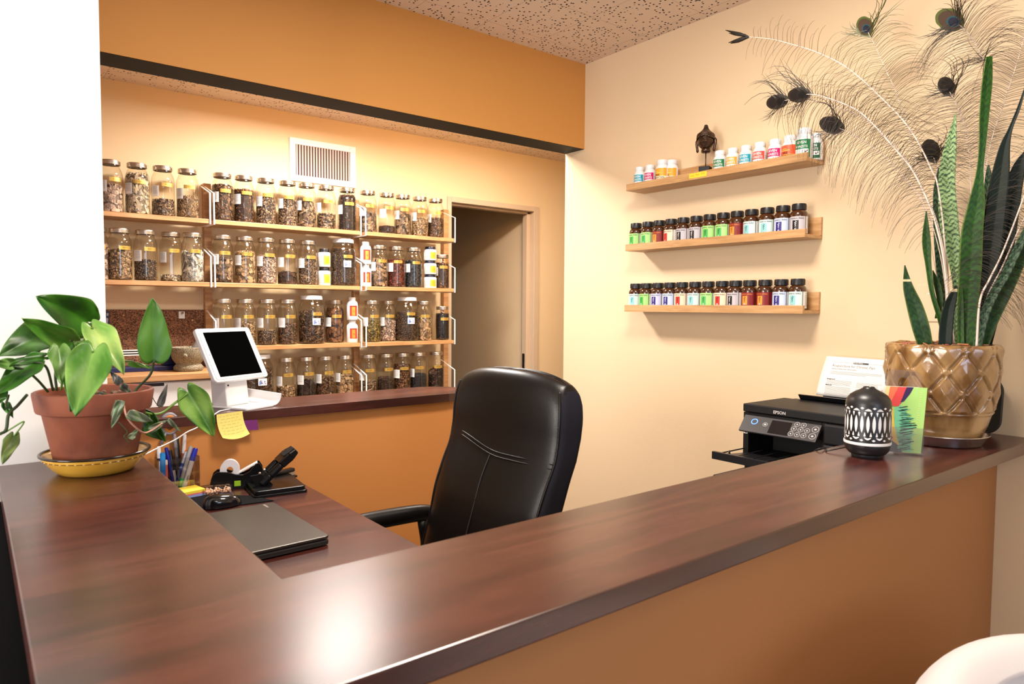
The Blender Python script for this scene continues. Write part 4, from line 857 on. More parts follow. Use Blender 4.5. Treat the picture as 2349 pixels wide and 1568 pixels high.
# pen cup
cy = 2.468; cx = float(onY(407, 1080, cy).x)
pcp = thing('pen_cup', 'clear plastic pen cup on the desk beside the reception counter', 'pen holder', (cx, cy, DZT), 0)
cw = float(onY(453, 1080, cy).x)-cx; b = MB().box((-cw, -.032, 0), (cw, .032, .003)); 
for x0, x1, y0, y1 in ((-cw, cw, -.032, -.030), (-cw, cw, .030, .032), (-cw, -cw+.002, -.03, .03), (cw-.002, cw, -.03, .03), (-.001, .001, -.03, .03)): b.box((x0, y0, .003), (x1, y1, .118))
b.build('cup', M_ACRYL, pcp)
PENS = [ # name, bottom px, top px, radius, body colour, cap colour, y offset, cap share, label
 ((369, 1105), (363.5, 1023), .0058, (240, 240, 240), (245, 245, 245), -.012, .28, 'white marker with a black band, leftmost in the pen cup'),
 ((374, 1108), (372.5, 1037), .0085, (10, 130, 215), (20, 140, 220), -.016, .45, 'bright light blue highlighter in the pen cup'),
 ((400, 1108), (381, 1026), .0055, (30, 40, 140), (25, 35, 160), .0, .3, 'dark blue pen leaning left in the pen cup'),
 ((404, 1105), (389, 1032), .0068, (225, 222, 220), (10, 10, 14), .006, .5, 'black-capped white marker in the pen cup'),
 ((411, 1102), (400, 994), .0050, (105, 100, 105), (150, 145, 150), .012, .25, 'tall grey click pen in the pen cup'),
 ((414, 1102), (406, 1003), .0055, (16, 16, 18), (12, 12, 14), .016, .4, 'slim all-black pen in the pen cup'),
 ((415, 1100), (424, 995), .0058, (190, 110, 90), (225, 220, 220), .020, .35, 'clear-capped pen with silver clip in the pen cup'),
 ((398, 1110), (428, 1035), .0050, (30, 70, 160), (190, 195, 205), .0, .3, 'slim blue pen leaning right in the pen cup'),
 ((409, 1104), (438, 1023), .0062, (180, 182, 188), (180, 182, 188), -.012, .0, 'silver-grey marker with green lower end in the pen cup'),
 ((420, 1108), (449, 1027), .0080, (230, 228, 226), (25, 40, 175), -.014, .30, 'white dry-erase marker with thick blue cap, rightmost in the pen cup'),
 ((383, 1110), (381, 1054), .0042, (235, 110, 110), (240, 225, 220), -.020, .15, 'thin pink pencil in the pen cup'),
 ((430, 1106), (428, 1031), .0070, (245, 120, 30), (250, 135, 40), .012, .4, 'orange highlighter at the back right of the pen cup')]
for k, (bp, tp, r, cb, cc, dy, cs, lb) in enumerate(PENS):
    y = cy+dy*.9; A = onY(*bp, y); B_ = onY(*tp, y+.010); A.z = DZT+.0055; A.x = max(cx-cw+.010, min(cx+cw-.010, A.x))
    if lb.startswith('bright'): B_.z += .0
    t = thing('pen', lb, 'pen', tuple(A), 0, 'pens and markers in the clear cup'); d = B_-A; mid = d*(1-cs)
    MB().tube([d*0, d*.02, mid], [r*.55, r, r], 14).build('barrel', cm('pen_body%d' % k, cb, .3), t, smooth=True, auto=50)
    if cs: pl(MB().tube([mid, d*.97, d], [r*1.12, r*1.05, r*.75], 14).build('cap', cm('pen_cap%d' % k, cc, .25), t, smooth=True, auto=50), 'cap')
    if 'black band' in lb: pl(MB().tube([mid*.96, mid*1.04], r*1.15, 14).build('band', M_INK, t, smooth=True), 'black band')
    if 'green lower' in lb: pl(MB().tube([d*.02, d*.28], r*1.06, 14).build('lower_end', cm('pen_green', (30, 180, 90), .3), t, smooth=True), 'green lower end')
    if 'dry-erase' in lb:
        b = MB(); v = d.normalized(); sd = Vector((1, 0, 0)); 
        write(b, 'EXPO', .0085, lambda x, y: v*(.030+x)+Vector((-y*.9+.003, -r*1.03, 0)), 0, 'LEFT', True); pl(b.build('lettering', M_INK, t), 'black lettering')
# scissors hanging in the cup
A = Vector((cx-.030, cy+.018, DZT+.0055)); 
sc_ = thing('scissors', 'scissors with grey and orange handles, standing in the pen cup', 'scissors', tuple(A))
q = lambda px, py: onY(px, py, cy+.022)-A
pl(MB().tube([(0, 0, 0), q(366, 1030), q(372, 1012)], [.003, .008, .009], 10, flat=.3).build('blade', M_STEEL, sc_, smooth=True), 'steel blade')
rg_ = lambda c, rx, rz, n=24: [c+Vector((rx*math.cos(2*PI*k/n), 0, rz*math.sin(2*PI*k/n))) for k in range(n+1)]
c1 = q(389, 971); gm = cm('scissor_grey', (160, 160, 172), .4); om = cm('scissor_orange', (236, 150, 70), .4)
pl(MB().tube(rg_(c1, .0235, .0315), .0066, 10, cap=False).tube([q(370, 1018), q(376, 1000), q(381, 990)], [.009, .010, .006], 10, flat=.5).build('handle', gm, sc_, smooth=True), 'grey handle')
pl(MB().tube(rg_(c1+Vector((0, -.003, 0)), .0170, .0250), .0056, 10, cap=False).build('handle_lining', om, sc_, smooth=True), 'orange handle lining')

# ---------------------------------------------------------------- office chair
leather = mat('black_leather', (.004, .0032, .0032, 1), .34, spec=.34, bump=(260, .10)); fabric = mat('black_side_fabric', (.011, .011, .017, 1), .85, spec=.2, bump=(500, .2))
oc = thing('office_chair', 'high-backed black leather office chair between the half wall and the counter', 'chair', (1.23, 1.66, 0))
LV = [(.46, 1.075, .10), (.53, 1.105, .115), (.62, 1.140, .125), (.70, 1.165, .125), (.80, 1.190, .118), (.88, 1.222, .112), (.94, 1.250, .108), (1.00, 1.262, .112), (1.06, 1.266, .116), (1.12, 1.272, .112), (1.155, 1.280, .098), (1.178, 1.292, .070), (1.190, 1.308, .036), (1.193, 1.322, .010)]
zs_ = [l[0] for l in LV]
def lvl(z):
    return float(np.interp(z, zs_, [l[1] for l in LV])), float(np.interp(z, zs_, [l[2] for l in LV]))
YC, HWD = 1.672, .252
def sec(a, z):
    xf, th = lvl(z); w = HWD*(1-.10*max(0, (z-1.05)/.14)**2.2)*(1-.05*max(0, (.95-z)/.5))
    n = 5.5; c, s = math.cos(a), math.sin(a); r = (abs(c)**n+abs(s)**n)**(-1/n); crown = -.034*max(0, (z-.98)/.21)*(abs(s*r))**3
    rot = .04*(s*r)
    return (xf+th/2+c*r*th/2-.010*(1-abs(s*r)**2)*(1 if c < 0 else 0)-rot*.9*.5, YC+s*r*w, z+crown)
K_ = 72; zl = list(np.linspace(.46, 1.12, 30))+[1.135, 1.15, 1.162, 1.173, 1.182, 1.188, 1.192]; b = MB()
vv = [Vector(sec(2*PI*k/K_, z))-Vector((1.23, 1.66, 0)) for z in zl for k in range(K_)]; ff = []
for i in range(len(zl)-1):
    for k in range(K_): ff.append((i*K_+k, i*K_+(k+1) % K_, (i+1)*K_+(k+1) % K_, (i+1)*K_+k))
ff += [tuple((len(zl)-1)*K_+k for k in range(K_)), tuple(reversed(range(K_)))]
mi = []
for f in ff:
    c = sum((vv[i] for i in f), Vector())/len(f); a = math.atan2(c.y+1.66-YC, 1e-9+abs(0))
    mi.append(1 if (abs(c.y+1.66-YC) > HWD*.93 and c.z < 1.165) else 0)
b.v = [tuple(p) for p in vv]; b.f = ff; b.m = mi; b.n = len(vv); b.build('backrest', [leather, fabric], oc, smooth=True)
def fr(yf, z, off=.0015):  # point on the front skin; yf -1 near .. +1 far
    xf, th = lvl(z); crown = -.034*max(0, (z-.98)/.21)*abs(yf)**3; bl = (1-abs(yf)**5.5)**(1/5.5) if abs(yf) < 1 else 0
    w = HWD*(1-.10*max(0, (z-1.05)/.14)**2.2)*(1-.05*max(0, (.95-z)/.5))
    return Vector((xf+th/2-bl*th/2-.010*(1-yf*yf)-.04*yf*.45-off, YC+yf*w, z+crown))-Vector((1.23, 1.66, 0))
seamm = mat('seam_black', (.02, .018, .018, 1), .45)
for dz in (.006, -.006):
    MB().tube(smooth_path([fr(.97, .985+dz), fr(.5, .968+dz), fr(.02, .940+dz), fr(-.40, .936+dz), fr(-.95, .934+dz)], 30), .0028, 8).build('seam', leather, oc, smooth=True)
MB().tube(smooth_path([fr(.02, .934), fr(.03, .86), fr(.03, .75), fr(.05, .60)], 30), .0018, 8).build('seam', seamm, oc, smooth=True)
for s in (-1, 1):
    MB().tube(smooth_path([fr(s*.955, z, .001) for z in (.50, .60, .70, .80, .88, .94, 1.0, 1.06, 1.11, 1.14, 1.165)], 60), .0034, 8).build('piping', leather, oc, smooth=True)
# stitches along the near piping
b = MB()
for k in range(60):
    z = lerp(.56, 1.12, k/60); p = fr(-.935, z, .0012); q_ = fr(-.935, z+.0045, .0012); b.tube([p, q_], .0009, 5)
b.build('stitching', cm('stitch_grey', (95, 88, 86)), oc)
def seat(u, v):
    a = u*2*PI; n = 4; c, s = math.cos(a), math.sin(a); r = (abs(c)**n+abs(s)**n)**(-1/n); k = math.sin(v*PI); kk = k**.35 if k > 0 else 0
    return (.89-1.23+c*r*.25*kk, .012+s*r*.25*kk, .45+.055*math.cos((1-v)*PI))
MB().grid(seat, 48, 14, closeu=True).build('seat', leather, oc, smooth=True)
for s, yy in ((1, 1.985), (-1, 1.365)):
    P = [Vector((x-1.23, yy-1.66, z)) for x, z in ((1.24, .675), (1.17, .690), (1.00, .695), (.80, .690), (.68, .675))]
    a_ = MB().tube(smooth_path(P, 24), [.020+.006*math.sin(PI*i/24) for i in range(25)], 14, flat=1.15).build('armrest', leather, oc, smooth=True)
    P = [Vector((x-1.23, yy-1.66-s*o, z)) for x, z, o in ((1.18, .665, 0), (1.19, .55, .0), (1.12, .44, .01), (1.0, .40, .08))]
    MB().tube(smooth_path(P, 16), .016, 12).build('arm_support', M_BLACKPL, a_, smooth=True)
    P = [Vector((x-1.23, yy-1.66-s*o, z)) for x, z, o in ((.76, .665, 0), (.75, .55, 0), (.80, .43, .01), (.92, .40, .08))]
    MB().tube(smooth_path(P, 16), .016, 12).build('arm_support', M_BLACKPL, a_, smooth=True)
MB().tube([(-.34, .012, .10), (-.34, .012, .40)], .028, 20).build('gas_column', M_BLACKPL, oc, smooth=True)
for k in range(5):
    a = k*2*PI/5+.3; l = MB().tube([(-.34, .012, .12), (-.34+.16*math.cos(a), .012+.16*math.sin(a), .10), (-.34+.30*math.cos(a), .012+.30*math.sin(a), .075)], [.03, .022, .016], 10).build('base_leg', M_BLACKPL, oc, smooth=True)
    MB().lathe([(0, -.012), (.025, -.011), (.028, 0), (.025, .011), (0, .012)], 18, T=Matrix.Translation((-.34+.30*math.cos(a), .012+.30*math.sin(a), .0285)) @ Matrix.Rotation(a, 4, 'Z') @ Matrix.Rotation(PI/2, 4, 'X')).build('caster', M_BLACKPL, l, smooth=True)
MB().box((-.42, -.07, .385), (-.10, .10, .402)).box((-.12, -.05, .39), (-.045, .08, .47)).build('mechanism', M_BLACKPL, oc, bevel=.004)

# ---------------------------------------------------------------- printer and its stand
PX, PYF, PZ = 2.02, 1.330, .882; PH, PW, PD = 1.064-PZ, .378, .335
pr = thing('printer', 'black ink-tank printer against the right wall behind the counter', 'printer', (PX, PYF, PZ))
PM = Matrix([[0, 1, 0, 0], [-1, 0, 0, 0], [0, 0, 1, 0], [0, 0, 0, 1]])   # local (u along the front, d into depth, z) -> room
PW1 = .286
b = MB(); b.box((0, .012, 0), (.020, PD, PH-.028), T=PM).box((PW1-.016, .012, 0), (PW1, PD, PH-.028), T=PM).box((.020, .012, 0), (PW1-.016, PD, .010), T=PM).box((.020, .012, .098), (PW1-.016, PD, PH-.028), T=PM).box((.020, .16, .010), (PW1-.016, PD, .098), T=PM)
b.build('body', M_BLACKMT, pr, bevel=.002)
MB().prism(rr2(0, PW, .006, PD-.075, .006), PH-.026, PH, T=PM).build('scanner_lid', M_BLACKMT, pr, bevel=.003)
MB().box((.0, PD-.072, PH-.027), (PW, PD, PH-.008), T=PM).build('rear_cover', M_BLACKPL, pr, bevel=.003)
MB().box((PW1+.001, -.018, 0), (PW, PD-.04, .092), T=PM).box((PW1+.001, -.012, .0925), (PW, PD-.04, PH-.028), T=PM).build('ink_tank_unit', M_BLACKPL, pr, bevel=.006, seg=3)
b = MB(); write(b, 'ET-2750', .0085, lambda x, y: PM @ Vector((PW1+.024+x, -.0184, .070+y)), 0, 'LEFT', True); write(b, 'EcoTank', .0060, lambda x, y: PM @ Vector((PW1+.030+x, -.0184, .059+y)), 0, 'LEFT'); pl(b.build('model_lettering', M_WHITEPL, pr), 'small white lettering')
b = MB(); write(b, 'EPSON', .0135, lambda x, y: PM @ Vector((.112+x*1.05, .0054, PH-.0195+y)), 0, 'LEFT', True); pl(b.build('brand_lettering', cm('print_silver', (205, 200, 200), .4), pr), 'silver brand lettering')
def pan(u, t, o=0.0):  # tilted control panel, t 0 top .. 1 bottom
    T0, T1 = Vector((0, -.002, PH-.034)), Vector((0, -.040, PH-.082)); n = Vector((0, -.048, .038)).normalized()
    k = T0.lerp(T1, t)+n*o; return PM @ Vector((u, k.y, k.z))
b = MB(); U0, U1 = .012, PW1-.006
V8 = [pan(U0+.004, 0), pan(U1-.002, 0), pan(U1-.002, 1), pan(U0+.004, 1), pan(U0+.004, 0, -.012), pan(U1-.002, 0, -.012), pan(U1-.002, 1, -.008), pan(U0+.004, 1, -.008)]
b.add(V8, [(0, 3, 2, 1), (4, 5, 6, 7), (0, 1, 5, 4), (1, 2, 6, 5), (2, 3, 7, 6), (3, 0, 4, 7)]); cp = b.build('control_panel', mat('dark_grey_panel', (.045, .042, .044, 1), .4), pr, bevel=.0015)
P4 = lambda u0, u1, t0, t1, o: [pan(u0, t0, o), pan(u1, t0, o), pan(u1, t1, o), pan(u0, t1, o)]
pl(MB().add(P4(.118, .186, .12, .90, .0006), [(0, 3, 2, 1)]).build('display', M_BLACKGL, cp), 'small black display')
def ringp(b, u, t, ru, rt, wd_, m=0, o=.0007, n=18):
    v = []
    for k in range(n):
        a = 2*PI*k/n
        for q_ in (1, 1-wd_): v.append(pan(u+ru*q_*math.cos(a), t+rt*q_*math.sin(a), o))
    b.add(v, [(2*k, 2*((k+1) % n), 2*((k+1) % n)+1, 2*k+1) for k in range(n)], m)
b = MB(); ringp(b, .060, .36, .0115, .17, .20); pl(b.build('power_ring', mat('blue_led', (.05, .15, 1, 1), .4, emit=(.06, .18, 1, 1), estr=4), cp), 'glowing blue ring')
b = MB(); ringp(b, .100, .44, .0085, .12, .14); ringp(b, .100, .44, .004, .05, .99)
for t, us in ((.16, (.203, .224)), (.44, (.198, .220, .241)), (.74, (.194, .215, .236))):
    for u in us: ringp(b, u, t, .0088, .135, .14); ringp(b, u, t, .0025, .04, .99)
for t in (.30, .70): ringp(b, .266-.004*t, t, .011, .17, .12); ringp(b, .266-.004*t, t, .004, .05, .99)
pl(b.build('key_rings', cm('key_white', (190, 188, 190)), cp), 'white outlined keys')
pl(MB().box((.0035, .0105, .082), (.0175, .0117, .097), T=PM).build('card_logo', M_WHITEPL, pr), 'white square mark'); MB().box((.0065, .0100, .085), (.0145, .0104, .094), T=PM).build('card_logo_inner', M_BLACKPL, pr)
b = MB(); b.add([PM @ Vector(p) for p in ((.012, .02, .018), (PW1-.02, .02, .018), (PW1-.02, -.165, .032), (.012, -.165, .032), (.012, .02, .012), (PW1-.02, .02, .012), (PW1-.02, -.165, .020), (.012, -.165, .020))], [(0, 3, 2, 1), (4, 5, 6, 7), (0, 1, 5, 4), (1, 2, 6, 5), (2, 3, 7, 6), (3, 0, 4, 7)])
b.box((.008, -.170, .020), (PW1-.016, -.158, .044), T=PM).box((.012, -.165, .032), (.016, .0, .036), T=PM)
ot = b.build('output_tray', M_BLACKPL, pr, bevel=.001)
for u in (.07, .12, .17, .22): MB().box((u, -.15, .0335), (u+.004, .015, .0355), T=PM).build('tray_rib', M_BLACKPL, ot)
MB().add([PM @ Vector(p) for p in ((.040, -.135, .032), (.040, -.120, .032), (.044, -.120, .032), (.044, -.135, .032), (.041, -.124, .048), (.043, -.124, .048))], [(0, 1, 4), (3, 5, 2), (0, 4, 5, 3), (1, 2, 5, 4)]).build('stop_tab', M_BLACKPL, ot)
b = MB(); b.add([PM @ Vector(p) for p in ((.060, PD-.066, PH-.008), (PW-.02, PD-.066, PH-.008), (PW-.02, PD-.090, PH+.018), (.060, PD-.090, PH+.018), (.060, PD-.060, PH-.008), (PW-.02, PD-.060, PH-.008), (PW-.02, PD-.084, PH+.020), (.060, PD-.084, PH+.020))], [(0, 3, 2, 1), (4, 5, 6, 7), (0, 1, 5, 4), (1, 2, 6, 5), (2, 3, 7, 6), (3, 0, 4, 7)]); b.build('feeder_guard', M_BLACKGL, pr, bevel=.001)
b = MB(); b.add([PM @ Vector(p) for p in ((.11, PD-.022, PH-.008), (PW-.03, PD-.022, PH-.008), (PW-.03, PD+.030, PH+.11), (.11, PD+.030, PH+.11), (.11, PD-.018, PH-.008), (PW-.03, PD-.018, PH-.008), (PW-.03, PD+.034, PH+.11), (.11, PD+.034, PH+.11))], [(0, 3, 2, 1), (4, 5, 6, 7), (0, 1, 5, 4), (1, 2, 6, 5), (2, 3, 7, 6), (3, 0, 4, 7)]); b.build('paper_support', M_BLACKPL, pr)
# paper in the feeder
xa = PX+PD-.030
b0, b1, t0_, t1_ = onX(1872, 905, xa), onX(2055, 925, xa), onX(1897, 816, xa+.035), onX(2068, 828, xa+.035)
pp = thing('paper_sheet', 'printed white sheet standing in the back of the printer', 'paper', tuple(b0))
pe_u = (b1-b0); pe_v = (t0_-b0)
def pg(u, v, o=0): return (b0-b0)+pe_u*u+((t0_-b0).lerp(t1_-b1, u))*v+Vector((-.0008-o, 0, 0))+Vector((-.006*math.sin(v*PI), 0, 0))
b = MB().grid(lambda u, v: pg(u, v), 8, 10); b.build('sheet', M_PAPER, pp, smooth=True, thick=.0004)
b = MB(); UL, VL = pe_u.length, pe_v.length
wr = lambda s, size, u0, v0, m=0, bold=False, al='LEFT': write(b, s, size, lambda x, y: pg(u0+x/UL, v0+y/VL, .0008), m, al, bold)
bar = lambda u0, u1, v0, v1, m=1: b.add([pg(u0, v0, .0007), pg(u1, v0, .0007), pg(u1, v1, .0007), pg(u0, v1, .0007)], [(0, 1, 2, 3)], m)
bar(.12, .98, .868, .873, 2); bar(.40, .60, .85, .89, 0); wr('REVIEW ARTICLE', .0042, .405, .863, 3, True)
wr('Acupuncture for Chronic Pain', .0125, .12, .755, 1); wr('Individual Patient Data Meta-analysis', .0062, .12, .690, 1)
for k in range(3): bar(.12, .80-.2*(k == 2), .63-.028*k, .637-.028*k, 2)
wr('Background:', .006, .10, .43, 0, True); wr('Methods:', .006, .10, .275, 0, True)
rg = random.Random(8)
for k in range(15):
    v = .415-.027*k
    if v < .02: break
    if k == 5: continue
    bar(.10, .44-.02*rg.random(), v-.006, v, 2); bar(.50, .84-.02*rg.random(), v-.022, v-.016, 2)
pl(b.build('print', [M_INK, M_GREYINK, cm('light_grey_ink', (150, 148, 150), .8), M_PAPER], pp), 'grey printed text')
sd = thing('printer_stand', 'black cabinet under the printer', 'cabinet', (1.875, 1.30, 0))
MB().box((0, -.36, 0), (.50, .035, .845)).build('body', M_BLACKMT, sd, bevel=.004)
MB().box((-.003, -.35, .45), (-.0002, .025, .835)).build('drawer', M_BLACKMT, sd, bevel=.001); MB().box((.155, -.35, .8455), (.48, .02, .8815)).build('riser', M_BLACKMT, sd)

# ---------------------------------------------------------------- aroma diffuser on the counter
dv = Vector(CAM); dc = onZ(1988, 1054, CT); dirv = Vector((dc.x, dc.y, 0)).normalized(); dc = dc+dirv*.043
DR = .0520
df_ = thing('aroma_diffuser', 'domed black aroma diffuser with white oval cut-out pattern on the counter', 'diffuser', (dc.x, dc.y, CT), 0)
MB().lathe([(0, 0), (.034, 0), (.036, .003), (.036, .008), (.042, .010), (.049, .018), (.0525, .030), (.0525, .0345), (0, .035)], 64).build('base', M_BLACKPL, df_, smooth=True, auto=50)
pl(MB().lathe([(.0, .0352), (.0538, .0352), (.0545, .0385), (.0538, .0418), (0, .0418)], 64).build('white_band', M_WHITEPL, df_, smooth=True, auto=50), 'white band')
MB().lathe([(0, .042), (.0525, .042), (.0522, .135), (.0515, .139), (.0485, .148), (.042, .157), (.030, .165), (.019, .170), (.0135, .174), (.0125, .1765), (.011, .1768), (.009, .174), (0, .174)], 72).build('cover', M_BLACKPL, df_, smooth=True, auto=50)
b = MB(); NP = 24; w = wrap(DR+.0009)
def blob(cx, cz, rx, rz, n=16, a0=0, a1=2*PI, rr=None):
    pts = [w(cx+rx*math.cos(lerp(a0, a1, k/n)), cz+rz*math.sin(lerp(a0, a1, k/n))) for k in range(n+(0 if a1-a0 > 6.2 else 1))]
    b.add([w(cx, cz)]+pts, [(0, k+1, (k+1) % len(pts)+1) for k in range(len(pts) if a1-a0 > 6.2 else len(pts)-1)])
st_ = 2*PI*DR/NP
for k in range(NP):
    x = k*st_
    # long pointed ovals
    pts = [(x+s*.0040*(1-abs(t)**2.2)*.98, .0885+t*.0215) for s, rngt in ((1, np.linspace(-1, 1, 11)), (-1, np.linspace(1, -1, 11)[1:-1])) for t in rngt]
    b.add([w(x, .0885)]+[w(*p) for p in pts], [(0, i+1, (i+1) % len(pts)+1) for i in range(len(pts))])
    for s in (1, -1):   # small drops between ovals
        xx = x+st_/2; z0 = .0885+s*.0255; P = [(xx, z0-s*.0065), (xx+.0022, z0+s*.001), (xx+.0025, z0+s*.0040), (xx, z0+s*.0048), (xx-.0025, z0+s*.0040), (xx-.0022, z0+s*.001)]
        b.add([w(*p) for p in P], [tuple(range(6)) if s < 0 else tuple(reversed(range(6)))])
for k in range(NP//2):
    x = k*2*st_
    for s in (1, -1):
        z0 = .0885+s*.0325; pts = [(x-.0085+.017*i/10, z0+s*.0060*math.sin(PI*i/10)) for i in range(11)]
        b.add([w(*p) for p in pts], [tuple(range(11)) if s < 0 else tuple(reversed(range(11)))])
        zc = .0885+s*.0395; xx = x+st_; b.add([w(xx-.0045, zc), w(xx, zc-.0030), w(xx+.0045, zc), w(xx, zc+.0030)], [(0, 1, 2, 3)])
pl(b.build('cutout_pattern', M_WHITEPL, df_, smooth=True), 'white oval and drop pattern')
p1, p2 = onZ(1925, 1028, CT+.002), onZ(1880, 1026, CT+.002)
tag(MB().tube(smooth_path([Vector((dc.x+.02, dc.y+.050, CT+.016)), Vector((dc.x-.03, dc.y+.085, CT+.004)), onZ(1895, 1030, CT+.002), onZ(1878, 1032, CT+.002)+Vector((0, .006, 0)), onZ(1862, 1034, CT-.02)+Vector((0, .04, -.05))], 24), .0016, 8).build('power_cable', M_BLACKPL, smooth=True), 'thin black cable running from the diffuser to behind the counter', 'cable')

# ---------------------------------------------------------------- brochure holder with cards
bl_, br_ = onZ(2040, 1037, CT+.004), onZ(2108, 1042, CT+.004); u_ = (br_-bl_).normalized(); n_ = Vector((u_.y, -u_.x, 0))  # towards the viewer
if n_.dot(Vector((-1, -.5, 0))) < 0: n_ = -n_
W1 = (br_-bl_).length; lean = Vector((0, 0, 1))-n_*.10
bh = thing('brochure_holder', 'clear acrylic holder with a rounded back between diffuser and planter', 'holder', tuple(bl_-Vector((0, 0, .004))))
def BH(u, n, z): return u_*u+n_*n+Vector((0, 0, z))-n_*(.10*z)
def slab(b, u0, u1, n0, n1, z0, z1, m=0): b.add([BH(u0, n1, z0), BH(u1, n1, z0), BH(u1, n0, z0), BH(u0, n0, z0), BH(u0, n1, z1), BH(u1, n1, z1), BH(u1, n0, z1), BH(u0, n0, z1)], [(0, 3, 2, 1), (4, 5, 6, 7), (0, 1, 5, 4), (1, 2, 6, 5), (2, 3, 7, 6), (3, 0, 4, 7)], m)
b = MB(); slab(b, -.012, W1+.010, -.030, .006, 0, .004); slab(b, -.010, W1+.008, .004, .006, .004, .070); slab(b, -.012, -.010, -.026, .006, .004, .070); slab(b, W1+.008, W1+.010, -.026, .006, .004, .070)
b.build('pocket', M_ACRYL, bh)
hp_ = [(-.010, .004), (W1+.008, .004)]; Wb = W1+.018; cxh = (W1-.002)/2; TOPZ = .213
for k in range(9): a = PI/2*k/8; hp_.append((cxh+Wb/2-.022+.022*math.cos(a), TOPZ-.022+.022*math.sin(a)))
for k in range(9): a = PI/2+PI/2*k/8; hp_.append((cxh-Wb/2+.022+.022*math.cos(a), TOPZ-.022+.022*math.sin(a)))
hole = [(cxh+.013*math.cos(a), TOPZ-.032+.013*math.sin(a)) for a in np.linspace(0, 2*PI, 20, endpoint=False)]
bm = bmesh.new()
def loopm(pts, n): vs = [bm.verts.new(BH(x, n, z)) for x, z in pts]; es = [bm.edges.new((vs[i], vs[(i+1) % len(vs)])) for i in range(len(vs))]; return vs, es
for nn in (-.026, -.0285):
    _, e1 = loopm(hp_, nn); _, e2 = loopm(hole, nn); bmesh.ops.triangle_fill(bm, edges=e1+e2, use_beauty=True)
for pts in (hp_, hole):
    for i in range(len(pts)):
        a, c = pts[i], pts[(i+1) % len(pts)]; bm.faces.new([bm.verts.new(BH(p[0], n, p[1])) for p, n in ((a, -.026), (c, -.026), (c, -.0285), (a, -.0285))])
me = bpy.data.meshes.new('back_panel'); bm.to_mesh(me); bm.free(); me.materials.append(M_ACRYL); o = bpy.data.objects.new('back_panel', me); COL.objects.link(o); o.parent = bh
base_ = bl_-Vector((0, 0, .004))
cw_, ch_ = .093, .166
def card_pt(u, v, n, skew): return BH(-.022+u*cw_+skew*v, n, .006+v*ch_)+Vector(base_)
def card(n, skew, mats, shapes, label, name='brochure_card', grp='cards in the acrylic holder'):
    b = MB(); P = [card_pt(u, v, n, skew) for u, v in ((0, 0), (1, 0), (1, 1), (0, 1))]; P2 = [p-n_*.0012 for p in P]
    b.add(P+P2, [(0, 1, 2, 3), (7, 6, 5, 4), (0, 4, 5, 1), (1, 5, 6, 2), (2, 6, 7, 3), (3, 7, 4, 0)])
    for pts, m in shapes: b.add([card_pt(u, v, n+.0003+.0001*m, skew) for u, v in pts], [tuple(range(len(pts)))], m)
    tag(b.build(name, mats), label, 'card', grp)
A1 = [cm('card_lime', (168, 214, 118), .35), cm('card_orange', (240, 120, 80), .35), cm('card_magenta', (220, 50, 120), .35), cm('card_purple', (50, 25, 80), .35), cm('card_mint', (120, 205, 160), .35), cm('card_darkgreen', (20, 60, 50), .35), cm('card_yellow', (245, 205, 80), .35), cm('card_red', (225, 70, 70), .35), cm('card_cream', (250, 215, 150), .35), cm('card_white', (245, 240, 235), .35)]
sh = [(((0, 0), (1, 0), (1, .02), (0, .02)), 0), (((0, .70), (.06, .70), (.10, 1), (0, 1)), 8), (((.05, .70), (.20, .68), (.32, 1), (.09, 1)), 1), (((.12, .70), (.36, .70), (.50, 1), (.30, 1)), 7), (((.30, .72), (.40, .74), (.53, 1), (.44, 1)), 2),
      (((.33, .74), (.47, .78), (.60, .90), (.67, 1), (.51, 1)), 3), (((0, .70), (.22, .68), (.30, .40), (.42, .17), (.46, .10), (.25, .18), (0, .35)), 6), (((0, .35), (.2, .26), (.30, .22), (.12, 0), (0, 0)), 7), (((.12, 0), (.30, .22), (.46, .11), (.55, 0)), 3), (((.30, .30), (.45, .05), (.75, .02), (.72, .38), (.55, .62), (.36, .74), (.27, .66)), 4)]
rg = random.Random(12)
for k in range(70):
    v = .03+.66*k/70+rg.uniform(-.01, .01); cxu = lerp(.64, .46, max(0, (v-.35)/.35)) if v > .35 else .62; hwu = .22 if v < .5 else .15
    u0 = cxu-hwu*rg.uniform(.5, 1.1); u1 = cxu+hwu*rg.uniform(.4, 1.1); dv_ = rg.uniform(-.03, .05)
    sh.append((((u0, v), (u0+.04, v-.008), (u1, v+dv_), (u1-.03, v+dv_+.008)), 5 if k % 2 else 4))
for k in range(24): u = .86-.002*k; v = .93-.035*k; sh.append((((u-.02, v), (u+.035*rg.random(), v), (u+.03, v-.004), (u-.02, v-.004)), 8) if v > .1 else (((0, 0), (.01, 0), (.01, .01)), 0))
card(-.002, .012, A1, sh, 'glossy art card with lime, purple and red patches, front of the acrylic holder')
tx = [(((.08, .93-.06*k), (.12+.05*(k % 3), .93-.06*k), (.12+.05*(k % 3), .92-.06*k), (.08, .92-.06*k)), 1) for k in range(8)]
card(-.010, -.006, [M_PAPER, cm('card_orange_text', (235, 150, 110), .6)], tx, 'white card with faint orange print behind the art card')

# ---------------------------------------------------------------- dark tray leaning behind the planter
p = [(y, z) for y, z in rrect(.085, .086, .045, 10)]
b = MB(); T = Matrix.Translation((2.374, .780, CT+.0885)) @ Matrix.Rotation(.10, 4, 'Y') @ Matrix([[0, 0, 1, 0], [1, 0, 0, 0], [0, 1, 0, 0], [0, 0, 0, 1]])
tag(b.prism(p, -.005, .005, T=T).build('leaning_tray', cm('dark_olive_tray', (38, 36, 26), .5), bevel=.003), 'dark rounded tray leaning against the wall behind the planter', 'tray')

